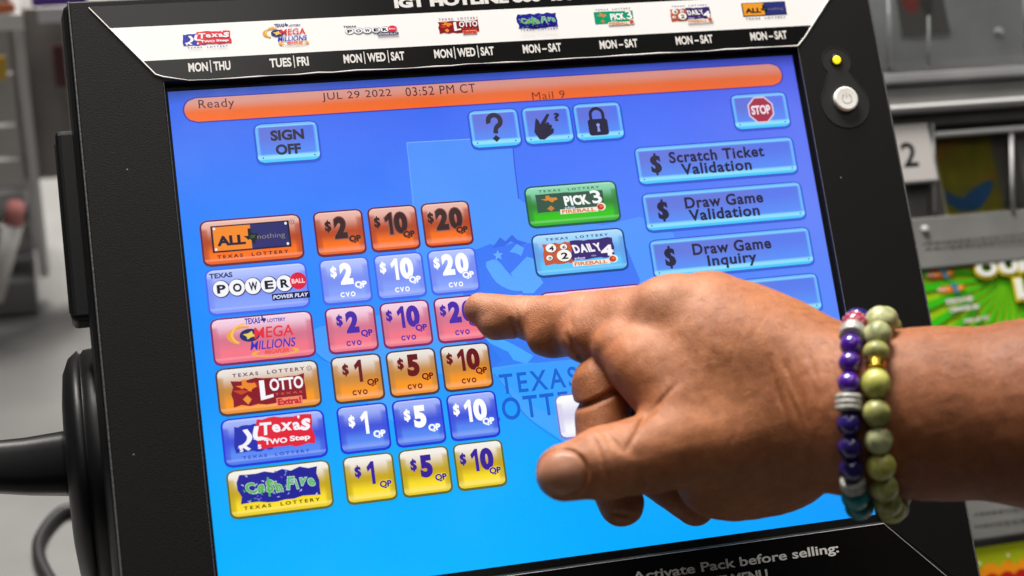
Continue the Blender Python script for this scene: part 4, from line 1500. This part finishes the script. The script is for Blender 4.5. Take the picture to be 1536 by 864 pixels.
def wrist_ring(px_list, tilt, n=220):
    """closed curve hugging the skin in the plane that holds the sight line through the listed pixels"""
    q = [surf(x, y) for x, y in px_list]
    c0 = (q[0] + q[-1]) / 2
    ax = unit(J['w1'] - J['w0'])
    # plane normal: perpendicular to the visible line, close to the arm's axis
    ln = unit(q[-1] - q[0])
    nr = unit(ax - ln * (ax @ ln))
    u = unit(np.cross(nr, ln))
    if u @ (CAM_C - c0) < 0:
        u = -u
    # the strand slants: its near side sits closer to the hand than its top and bottom
    u = unit(u * math.cos(tilt) - ax * math.sin(tilt))
    nr = unit(np.cross(u, ln))
    if nr @ ax < 0:
        nr = -nr
    ctr = J['w0'] + ax * (((q[1] - J['w0']) @ nr) / (ax @ nr))
    pts = []
    for t in np.linspace(0, 2 * math.pi, n, endpoint=False):
        d = math.cos(t) * u - math.sin(t) * ln          # t = 0 faces the viewer, grows upward
        r = 60.0
        while r > 4 and float(A.at(ctr + d * r)) > 0.0:
            r -= 0.4
        pts.append((t, d, r))
    return ctr, nr, u, ln, pts


def bead_mesh(c, r, axis, kind, stretch=1.0, n=20):
    axis = unit(axis)
    a = unit(np.cross(axis, (0.3, 0.2, 0.9))); b_ = np.cross(axis, a)
    rings = []
    if kind == 'rondelle':
        prof = [(0.3, -0.42), (0.85, -0.44), (1.0, -0.36), (0.98, -0.2), (0.9, -0.15), (0.98, -0.1), (1.0, 0.0), (0.98, 0.1), (0.9, 0.15), (0.98, 0.2), (1.0, 0.36), (0.85, 0.44), (0.3, 0.42)]
    else:
        prof = [(math.sin(t), -math.cos(t)) for t in np.linspace(0.22, math.pi - 0.22, 13)]
    for pr, h in prof:
        rings.append([c + axis * (h * r * stretch) + (math.cos(q) * a + math.sin(q) * b_) * (pr * r) for q in np.linspace(0, 2 * math.pi, n, endpoint=False)])
    m_ = MB()
    m_.loft(rings)
    return m_


def bracelet(name, label, line, start_px, seq, lift, tilt=0.0, dmin=0.3):
    ctr, nr, u, ln, pts = wrist_ring(line, tilt)
    base = F2W(ctr)
    root = thing(name, label, 'bracelet', base)
    T_ = np.array([p[0] for p in pts]); D_ = np.array([p[1] for p in pts]); R_ = np.array([p[2] for p in pts])
    # smooth radius, then arc length along the bead centres
    for _ in range(3):
        R_ = (np.roll(R_, 1) + R_ + np.roll(R_, -1)) / 3
    C_ = ctr + D_ * (R_ + lift)[:, None]
    # start at the point nearest the sight line of start_px
    o = CAM_C; d0 = unit(P(*start_px, 0) - o)
    perp = np.linalg.norm(np.cross(C_ - o, d0), axis=1) + (D_ @ u < dmin) * 50
    k0 = int(np.argmin(perp))
    order = (k0 - np.arange(len(pts))) % len(pts)        # going down the viewer's side
    path = C_[order]
    seg = np.linalg.norm(np.roll(path, -1, 0) - path, axis=1)
    s = np.r_[0, np.cumsum(seg)]
    total = s[-1]
    full = np.vstack([path, path[:1]])
    at = lambda x: np.array([np.interp(x % total, s, full[:, i]) for i in range(3)])
    cm = MB()
    loop = np.array([at(x) for x in np.linspace(0, total, 60)])
    cm.tube(loop, 0.7, 6)
    cm.build('cord', B_CORD, root, smooth=True)
    x = 0.0
    prev = 0.0
    i = 0
    while x < total - 3:
        kind, dia, mt, st, nm = seq[i] if i < len(seq) else seq[-1 - (i % 2)]
        w = dia * st * (0.46 if kind == 'rondelle' else 0.97)
        if i > 0:
            x += prev / 2 + w / 2
        if x > total - w * 0.6 and i > 3:
            break
        c = at(x); tng = at(x + 0.6) - at(x - 0.6)
        o_ = bead_mesh(c, dia / 2, tng, kind, st).build(nm, mt, root, smooth=True)
        if kind == 'dotted':
            dm = MB()
            rr = random.Random(3)
            for q in range(46):
                z_ = 1 - 2 * (q + 0.5) / 46
                ph = q * 2.399963
                dv = np.array([math.sqrt(1 - z_ * z_) * math.cos(ph), math.sqrt(1 - z_ * z_) * math.sin(ph), z_])
                cc = c + dv * dia * 0.495
                v = [cc + 0.42 * np.array(p) for p in ((1, 0, 0), (-1, 0, 0), (0, 1, 0), (0, -1, 0), (0, 0, 1), (0, 0, -1))]
                dm.add(v, [(0, 2, 4), (2, 1, 4), (1, 3, 4), (3, 0, 4), (2, 0, 5), (1, 2, 5), (3, 1, 5), (0, 3, 5)])
            dm.build('dots', B_PINK, o_, smooth=True)
        prev = w
        i += 1
    return root, at, total


PUR = ('bead', 7.6, B_PURPLE, 1.0, 'bead'); NAV = ('bead', 8.2, B_NAVY, 1.0, 'bead'); SIL = ('rondelle', 9.0, B_SILVER, 1.4, 'silver_spacer'); TEA = ('bead', 9.6, B_TEAL, 1.0, 'bead')
SI2 = ('rondelle', 8.6, B_SILVER, 1.1, 'silver_spacer')
seqA = [('dotted', 9.0, B_RED, 1.0, 'bead'), ('rondelle', 8.8, B_SILVER, 1.2, 'silver_spacer'), PUR, PUR, PUR, SIL, NAV, NAV, NAV, SI2, TEA, TEA, SI2, PUR, PUR, PUR, SIL, NAV, NAV, NAV, SI2, PUR, PUR, NAV, NAV]
bracelet('beaded_bracelet', 'purple and dark blue glass bead bracelet with silver spacers, nearer the hand', [(1286, 520), (1275, 620), (1288, 715)], (1306, 488), seqA, 3.4, 0.24)
JA = ('bead', 9.6, B_JADE, 1.0, 'bead'); OL = ('bead', 9.4, B_OLIVE, 1.0, 'bead'); MO = ('bead', 11.0, B_MOSS, 1.0, 'bead')
GO = ('rondelle', 6.4, B_GOLD, 0.9, 'gold_spacer')
seqB = [MO, ('bead', 9.6, B_MOSS, 1.0, 'bead'), ('bead', 9.0, B_OLIVE, 0.86, 'bead'), GO, ('bead', 9.6, B_JADE, 1.12, 'bead'), OL, ('bead', 9.2, B_MOSS, 1.0, 'bead'), JA, OL, OL, JA, OL, ('bead', 9.4, B_MOSS, 1.0, 'bead'), OL]
bracelet('beaded_bracelet', 'mottled pale green stone bead bracelet with one gold spacer, farther up the arm', [(1322, 517), (1317, 600), (1330, 715)], (1345, 490), seqB, 4.2, 0.26)

# ------------------------------------------------------------------ counter, ticket racks and the cable behind
b = MB(False)
b.box(-2.2, 2.2, -0.35, 1.1, -0.05, 0.0)
ct = b.build('counter', M_COUNTER, None, bevel=0.004, base=(0, 0, 0))
ct['kind'] = 'structure'
b = MB(False)
b.box(-2.6, 2.6, 1.9, 1.95, -0.6, 2.6)
bw = b.build('back_wall', mat('dim_shop_wall', (0.16, 0.155, 0.15), 0.6, vary=(3, (0.12, 0.115, 0.11), (0.22, 0.21, 0.20))), None, base=(0, 1.9, 0))
bw['kind'] = 'structure'

# black cable looping on the counter left of the terminal
q = [PW(x, y, 2, 0.004) for x, y in ((112, 762), (92, 768), (70, 790), (58, 815), (60, 840), (74, 868), (95, 900), (150, 930))]
b = MB(False)
b.tube(catmull(q, 8), 0.0032, 10)
cb = b.build('cable', M_RUBBER, None, smooth=True)
cb['label'] = 'black cable looping over the grey counter behind the lever'
cb['category'] = 'cable'

# the rack of scratch tickets right of the terminal: its face is parallel to the screen, farther back
RZ = -130.0
rk = thing('ticket_dispenser', 'clear acrylic scratch ticket dispenser with a number two tag, right of the terminal', 'dispenser', F2W((240, -140, RZ - 20)) * (1, 1, 0))


def R(px, py, z=RZ):
    return P(px, py, z)


rx0, rx1 = 175.0, 520.0
yv = lambda py, z=RZ: R(1440, py, z)[1]
b = MB(); b.box(rx0, rx1, -158, yv(-260), RZ - 8, RZ - 3); b.build('back_board', M_RACK, rk)
GREYA = mat('smoky_acrylic', (0.42, 0.42, 0.40), 0.12, spec=0.6, vary=(10, (0.12, 0.12, 0.115), (0.24, 0.24, 0.23)))
DARKP = mat('dark_pocket_plastic', (0.05, 0.05, 0.048), 0.3, vary=(16, (0.06, 0.06, 0.055), (0.12, 0.118, 0.11)))
CLEARP = mat('light_grey_acrylic', (0.30, 0.30, 0.30), 0.15, spec=0.6, vary=(8, (0.16, 0.16, 0.16), (0.36, 0.36, 0.365)))
# flaps (bands) of the tiers: upper tray, ledge, lower flap with small print
def band(py0, py1, z0, z1, name, mt, bev=0.001, x0=rx0, x1=rx1):
    b = MB(); b.box(x0, x1, yv(py1), yv(py0), z0, z1)
    return b.build(name, mt, rk, bevel=bev)


band(-120, 108, RZ + 2, RZ + 4, 'tray_front', CLEARP)
band(112, 128, RZ + 2, RZ + 10, 'ledge', CLEARP)
band(131, 158, RZ + 3, RZ + 7, 'ledge', GREYA)
band(160, 171, RZ + 4, RZ + 12, 'ledge', M_ACRYL_EDGE, 0.002)
band(174, 190, RZ + 2, RZ + 5, 'ledge', DARKP)
band(192, 322, RZ, RZ + 1.0, 'pocket', DARKP)
band(324, 402, RZ + 3, RZ + 5, 'flap', GREYA)
band(500, 735, RZ, RZ + 1.0, 'pocket', DARKP)
band(738, 815, RZ + 3, RZ + 5, 'flap', GREYA)
# uprights between the bins, the inner frame of the number two pocket
for px, py0, py1, w in ((1392, 190, 322, 1.6), (1509, 195, 322, 2.2), (1530, -40, 85, 3.0), (1385, 30, 100, 1.5), (1325, -20, 105, 2.0)):
    t = R(px, py0); u_ = R(px + (py1 - py0) * 0.02, py1)
    b = MB(); b.tube([(t[0], t[1], RZ + 5), (u_[0], u_[1], RZ + 5)], w / 2, 8); b.build('divider', M_ACRYL_EDGE, rk, smooth=True)
t = R(1394, 208); u_ = R(1560, 192)
b = MB(); b.box(t[0], u_[0], t[1] - 1.2, t[1] + 1.6, RZ + 3, RZ + 7); b.build('pocket_rim', M_ACRYL_EDGE, rk, bevel=0.0008)
b = MB()
for px, py, r_ in ((1490, 53, 2.2), (1380, 348, 2.0)):
    t = R(px, py)
    b = MB(); lathe_z(b, t[0], t[1], [(r_, RZ + 4), (r_, RZ + 6), (r_ * 0.5, RZ + 6.6)], 16); b.build('rivet', M_ACRYL_EDGE, rk)
# the white "2" tag
a = Art(RZ + 8, 0.05)
t0, t1, t2 = R(1338, 190, RZ + 8), R(1390, 187, RZ + 8), R(1388, 270, RZ + 8)
a.poly([(t0[0], t2[1]), (t1[0], t2[1]), (t1[0], t1[1]), (t0[0], t1[1])], '#b4b0ae')
c2 = R(1364, 232, RZ + 8)
a.text('2', c2[0], c2[1], '#1a1a1c', 13.2, 8.6, 0.02)
a.build('number_tag', M_PRINT, rk)
b = MB(); b.box(t0[0] - 1, t1[0] + 1, t2[1] - 1, t1[1] + 1, RZ + 5, RZ + 7.9); b.build('tag_holder', M_ACRYL_EDGE, rk, bevel=0.0008)
for py, x0_, x1_, seed in ((366, 1384, 1536, 1), (374, 1388, 1536, 2), (772, 1462, 1536, 3), (790, 1462, 1500, 4)):
    a = Art(RZ + 5.1, 0.04)
    p_ = R(x0_, py, RZ + 5.1); q_ = R(x1_, py - 14, RZ + 5.1)
    rd = random.Random(seed); x = p_[0]
    while x < q_[0] + 30:
        w = rd.uniform(1.2, 4.0)
        a.rect(x, p_[1] - 0.5, x + w, p_[1] + 0.5, '#4c4b48')
        x += w + 0.8
    a.build('small_print', M_PRINT, rk)


def ticket(name, label, x0, x1, y0, y1, z, draw, tilt=0.0):
    """a printed card with a little thickness, lying in its pocket"""
    b = MB(); b.box(x0, x1, y0, y1, z - 0.5, z)
    o = b.build(name, M_WHITEBTN, None, base=F2W(((x0 + x1) / 2, y0, z)))
    o['label'] = label; o['category'] = 'lottery ticket'; o['group'] = 'scratch tickets in the dispenser'
    a = Art(z + 0.06, 0.03)
    draw(a, x0, x1, y0, y1)
    v = F2W(np.array(a.v))
    po = mesh_obj('printed_face', v, a.fc, M_TICKET, o, cols=np.array(a.c))
    return o


def rays(a, cx, cy, x0, x1, y0, y1, c1, c2, n=26):
    a.rect(x0, y0, x1, y1, c1)
    for k in range(n):
        t0_ = 2 * math.pi * k / n; t1_ = t0_ + math.pi / n * 0.9
        pts = [(cx, cy)]
        for t in (t0_, t1_):
            dx, dy = math.cos(t), math.sin(t)
            lim = min([((x1 if dx > 0 else x0) - cx) / dx if abs(dx) > 1e-6 else 1e9, ((y1 if dy > 0 else y0) - cy) / dy if abs(dy) > 1e-6 else 1e9])
            pts.append((cx + dx * lim, cy + dy * lim))
        a.poly(pts, c2)


def rocket(a, x, y, w, h):
    a.push(x, y, w / 2, h / 2)
    a.poly(catmull([(-1, -0.6), (-0.3, -0.75), (0.5, -0.6), (1.0, 0.1), (0.5, 0.6), (-0.3, 0.6), (-1, 0.5)], 4), '#c0431c')
    a.poly([(-1.2, -0.3), (-0.5, -0.3), (-0.5, 0.2), (-1.2, 0.2)], '#e0b8a0')
    a.circle(0.55, 0.0, 0.2, '#f2b84a', 12, 0.3)
    a.circle(-0.35, -0.1, 0.18, '#f0a03a', 12, 0.35)
    a.poly([(-0.2, 0.95), (0.35, 1.0), (0.3, -0.2), (0.45, -1.1), (0.1, -1.0), (-0.05, 0.0)], '#2c7f92')
    a.pop()


tz = RZ + 2.5
gx0 = R(1376, 405, tz)[0]


def draw_green(a, x0, x1, y0, y1):
    c_ = R(1512, 408, tz)
    rays(a, c_[0], c_[1] - 2, x0, x1, y0, y1, '#93bf14', '#35b418', 34)
    g = lambda px, py: R(px, py, tz)
    for px, py in ((1412, 411), (1428, 433)):
        t = g(px, py); rocket(a, t[0], t[1], 15, 5.2)
    for (px, py, w, s) in ((1437, 451, 15.5, 'SCRATCH DES'), (1444, 463, 17, 'CASHWORD BIG')):
        t = g(px, py); a.text(s, t[0], t[1], '#dcdcd2', 2.9, w, 0.05, outline='#3d4a1c', ow=0.05, rot=0.03)
    t = g(1462, 480); a.text('WIN UP TO', t[0], t[1], '#d9d8c4', 2.6, 15, 0.05, outline='#31400f', ow=0.06, rot=0.05)
    # big white letters with a yellow and black rim
    for (px, py, s, w, h) in ((1477, 404, 'O', 12, 8.6), (1510, 399, 'U', 11, 9), (1540, 395, 'N', 11.5, 9), (1572, 392, 'O', 12, 9), (1534, 434, 'L', 10, 10.5), (1562, 431, 'O', 11, 10), (1592, 428, 'T', 11, 10)):
        t = g(px, py)
        a.text(s, t[0], t[1] - 0.3, '#26300e', h + 3.4, w + 3.6, 0.10)
        a.text(s, t[0], t[1], '#d8c41c', h + 2.4, w + 2.6, 0.09)
    for (px, py, s, w, h) in ((1477, 404, 'O', 12, 8.6), (1510, 399, 'U', 11, 9), (1540, 395, 'N', 11.5, 9), (1572, 392, 'O', 12, 9), (1534, 434, 'L', 10, 10.5), (1562, 431, 'O', 11, 10), (1592, 428, 'T', 11, 10)):
        t = g(px, py)
        a.text(s, t[0], t[1] + 0.3, '#e4e6de', h, w, 0.06)


ticket('scratch_ticket', 'bright green scratch ticket with white bubble letters, right of the black frame', gx0 - 8, gx0 + 120, yv(505, tz), yv(403, tz), tz, draw_green)


def draw_dark(a, x0, x1, y0, y1):
    n = 22
    rd = random.Random(5)
    c1, c2, c3 = lin('#6a6416'), lin('#74701a'), lin('#8a4a1c')
    pts, cols = [], []
    for j in range(n):
        for i in range(n):
            u, v = i / (n - 1), j / (n - 1)
            pts.append((x0 + (x1 - x0) * u, y1 - (y1 - y0) * v))
            w = 0.5 + 0.5 * math.sin(5 * u + 7 * v + 2 * math.sin(9 * u))
            cols.append(mix(mix(c1, c2, w), c3, 0.5 * max(0, math.sin(8 * v + 3 * u)) * (v < 0.6)))
    a.raw(pts, [(j * n + i, (j + 1) * n + i, (j + 1) * n + i + 1, j * n + i + 1) for j in range(n - 1) for i in range(n - 1)], cols)
    xm = (x0 + x1) / 2; h = y1 - y0; w = x1 - x0
    a.poly(catmull([(x0 + 1, y0 + h * 0.34), (x0 + w * 0.3, y0 + h * 0.22), (xm, y0 + h * 0.3), (x1 - w * 0.2, y0 + h * 0.4), (x1 - w * 0.1, y0 + h * 0.34), (xm + w * 0.1, y0 + h * 0.08), (x0 + w * 0.25, y0 + h * 0.06), (x0 + 1, y0 + h * 0.18)], 4), '#1f4a78')


t0, t1 = R(1397, 205, RZ + 1.5), R(1506, 318, RZ + 1.5)
SHADE_SHEET = mat('shade_tint_cover', (0.62, 0.62, 0.60), 0.06, trans=1.0, ior=1.12)
b = MB(); b.box(R(1393, 200)[0], R(1512, 200)[0], yv(322), yv(196), RZ + 4, RZ + 5.2); b.build('pocket_shade_sheet', SHADE_SHEET, rk)  # tinted sheet added to darken the pocket, in place of its shade
ticket('scratch_ticket', 'dim olive and blue scratch ticket in the pocket beside the number two tag', t0[0], t1[0], t1[1], t0[1], RZ + 1.6, draw_dark)


def draw_red(a, x0, x1, y0, y1):
    a.rect(x0, y0, x1, y1, '#9aa614')
    h = y1 - y0
    for k in range(12):
        x = x0 + (x1 - x0) * k / 12
        a.circle(x + 3, y1 - 13.5, 5.5, '#e08a14', 14)
    a.rect(x0, y0, x1, y1 - 14, '#d8741a')
    for k in range(14):
        x = x0 + (x1 - x0) * k / 14
        a.circle(x + 4, y1 - 18, 5.0, '#a81e18', 12)
    a.rect(x0, y0, x1, y1 - 18.5, '#8e1a1a')
    for px, py in ((1468, 846), (1511, 834), (1550, 822)):
        t = R(px, py, tz); a.text('$', t[0], t[1], '#ded9b4', 2.2, 1.8, 0.04)


t0 = R(1466, 822, tz)
ticket('scratch_ticket', 'yellow green scratch ticket with an orange and red band, lowest in the rack', t0[0] - 8, t0[0] + 110, t0[1] - 30, t0[1], tz, draw_red)


def draw_top(a, x0, x1, y0, y1):
    a.rect(x0, y0, x1, y1, '#4a4846')
    w, h = x1 - x0, y1 - y0
    a.circle(x0 + w * 0.30, y0 + h * 0.62, w * 0.22, '#6a2a24', 20, h * 0.34)
    a.circle(x0 + w * 0.62, y0 + h * 0.6, w * 0.16, '#34322e', 20, h * 0.36)
    a.circle(x0 + w * 0.34, y0 + h * 0.66, w * 0.1, '#8a3a30', 16, h * 0.2)


t0, t1 = R(1330, -60, RZ + 5), R(1425, 52, RZ + 5)
ticket('scratch_ticket', 'grey and dull red scratch ticket behind the top tray', t0[0], t1[0], t1[1], t0[1], RZ + 5.2, draw_top)
b = MB(); b.box(rx0, rx1, yv(96), yv(-100), RZ + 9, RZ + 11)
b.build('clear_cover', M_ACRYLIC, rk, bevel=0.0008)

# ---- far left: another clear ticket rack, well out of focus
YL = 0.40
lk_ = thing('ticket_display', 'blurred clear acrylic ticket display on the counter at far left', 'display rack', (-0.42, YL, 0.0), rot_f=False)


def wbox(x0, x1, y0, y1, z0, z1, name, mt, parent, bev=0.001):
    b = MB(False); b.box(x0, x1, y0, y1, z0, z1)
    return b.build(name, mt, parent, bevel=bev)


L0 = lambda px, py, y=YL: PW(px, py, 1, y)
zt = lambda py: L0(50, py)[2]
wbox(-0.95, -0.20, YL + 0.10, YL + 0.106, 0.0, 0.95, 'back_panel', mat('pale_grey_backing', (0.26, 0.25, 0.24), 0.4, vary=(6, (0.30, 0.29, 0.28), (0.5, 0.49, 0.48))), lk_)
x0, x1 = L0(26, 200)[0], L0(100, 200)[0] + 0.02
wbox(x0, x1, YL + 0.03, YL + 0.035, zt(300), zt(36), 'dark_panel', mat('brown_grey_card', (0.13, 0.115, 0.10), 0.4, vary=(14, (0.20, 0.18, 0.165), (0.36, 0.33, 0.31))), lk_)
for py0, py1, mt in ((288, 312, CLEARP), (420, 470, GREYA), (480, 520, M_ACRYL_EDGE)):
    wbox(-0.95, -0.20, YL, YL + 0.012, zt(py1), zt(py0), 'shelf_front', mt, lk_)
wbox(-0.95, -0.20, YL + 0.02, YL + 0.026, zt(470), zt(310), 'dark_panel', mat('smoky_grey_panel', (0.17, 0.165, 0.16), 0.3, vary=(12, (0.26, 0.25, 0.245), (0.48, 0.47, 0.46))), lk_)
for py0, py1 in ((44, 52), (120, 124), (198, 202), (250, 254), (348, 354), (398, 404), (440, 446)):
    wbox(-0.95, -0.20, YL + 0.012, YL + 0.018, zt(py1), zt(py0), 'shelf_lip', M_ACRYL_EDGE, lk_)
for px in (24, 100):
    q0 = L0(px, 30)
    wbox(q0[0] - 0.003, q0[0] + 0.003, YL + 0.002, YL + 0.03, zt(420), zt(20), 'divider', M_ACRYL_EDGE, lk_)


def far_card(label, px0, px1, py0, py1, col, y=YL - 0.004):
    p_ = PW(px0, py1, 1, y); q_ = PW(px1, py0, 1, y)
    b = MB(False); b.box(p_[0], q_[0], y - 0.001, y, p_[2], q_[2])
    o = b.build('ticket_or_glint_card', mat('card_colour', tuple(lin(col)), 0.4), None, base=(p_[0], y, p_[2]))
    o['label'] = label; o['category'] = 'lottery ticket'; o['group'] = 'out of focus tickets at far left'


far_card('blurred orange ticket card at the top left corner', -20, 22, 4, 20, '#d87850')
far_card('blurred purple ticket card above the corner of the black frame', 48, 130, -8, 10, '#5a3a9c')
far_card('blurred white glint, painted as a card, under the orange one', -20, 34, 20, 46, '#d8d4d2')  # this white card and the next are painted glints
far_card('blurred white glint, painted as a card, under the purple one', 58, 112, 10, 34, '#d0ccd0')
far_card('blurred yellow ticket card at the left edge', -20, 8, 84, 120, '#c09a2a')
far_card('blurred dull red ticket card beside the black frame', 84, 120, 66, 130, '#5c2c2c', YL + 0.02)
# a white stick with a red top leaning there
st = thing('marker_pen', 'blurred white stick with a red top leaning before the ticket display', 'pen', PW(-8, 452, 1, YL - 0.02), rot_f=False)
p_, q_, r_ = PW(-6, 450, 1, YL - 0.02), PW(20, 334, 1, YL - 0.02), PW(24, 304, 1, YL - 0.02)
b = MB(False); b.tube([p_, q_], [0.0045, 0.006], 12); b.build('barrel', mat('white_pen', (0.6, 0.58, 0.57), 0.4), st, smooth=True)
b = MB(False); b.tube([q_, r_], [0.0062, 0.0050], 12); b.build('cap', mat('red_cap', (0.45, 0.17, 0.16), 0.8), st, smooth=True)
# pale sheet lying on the counter at the left
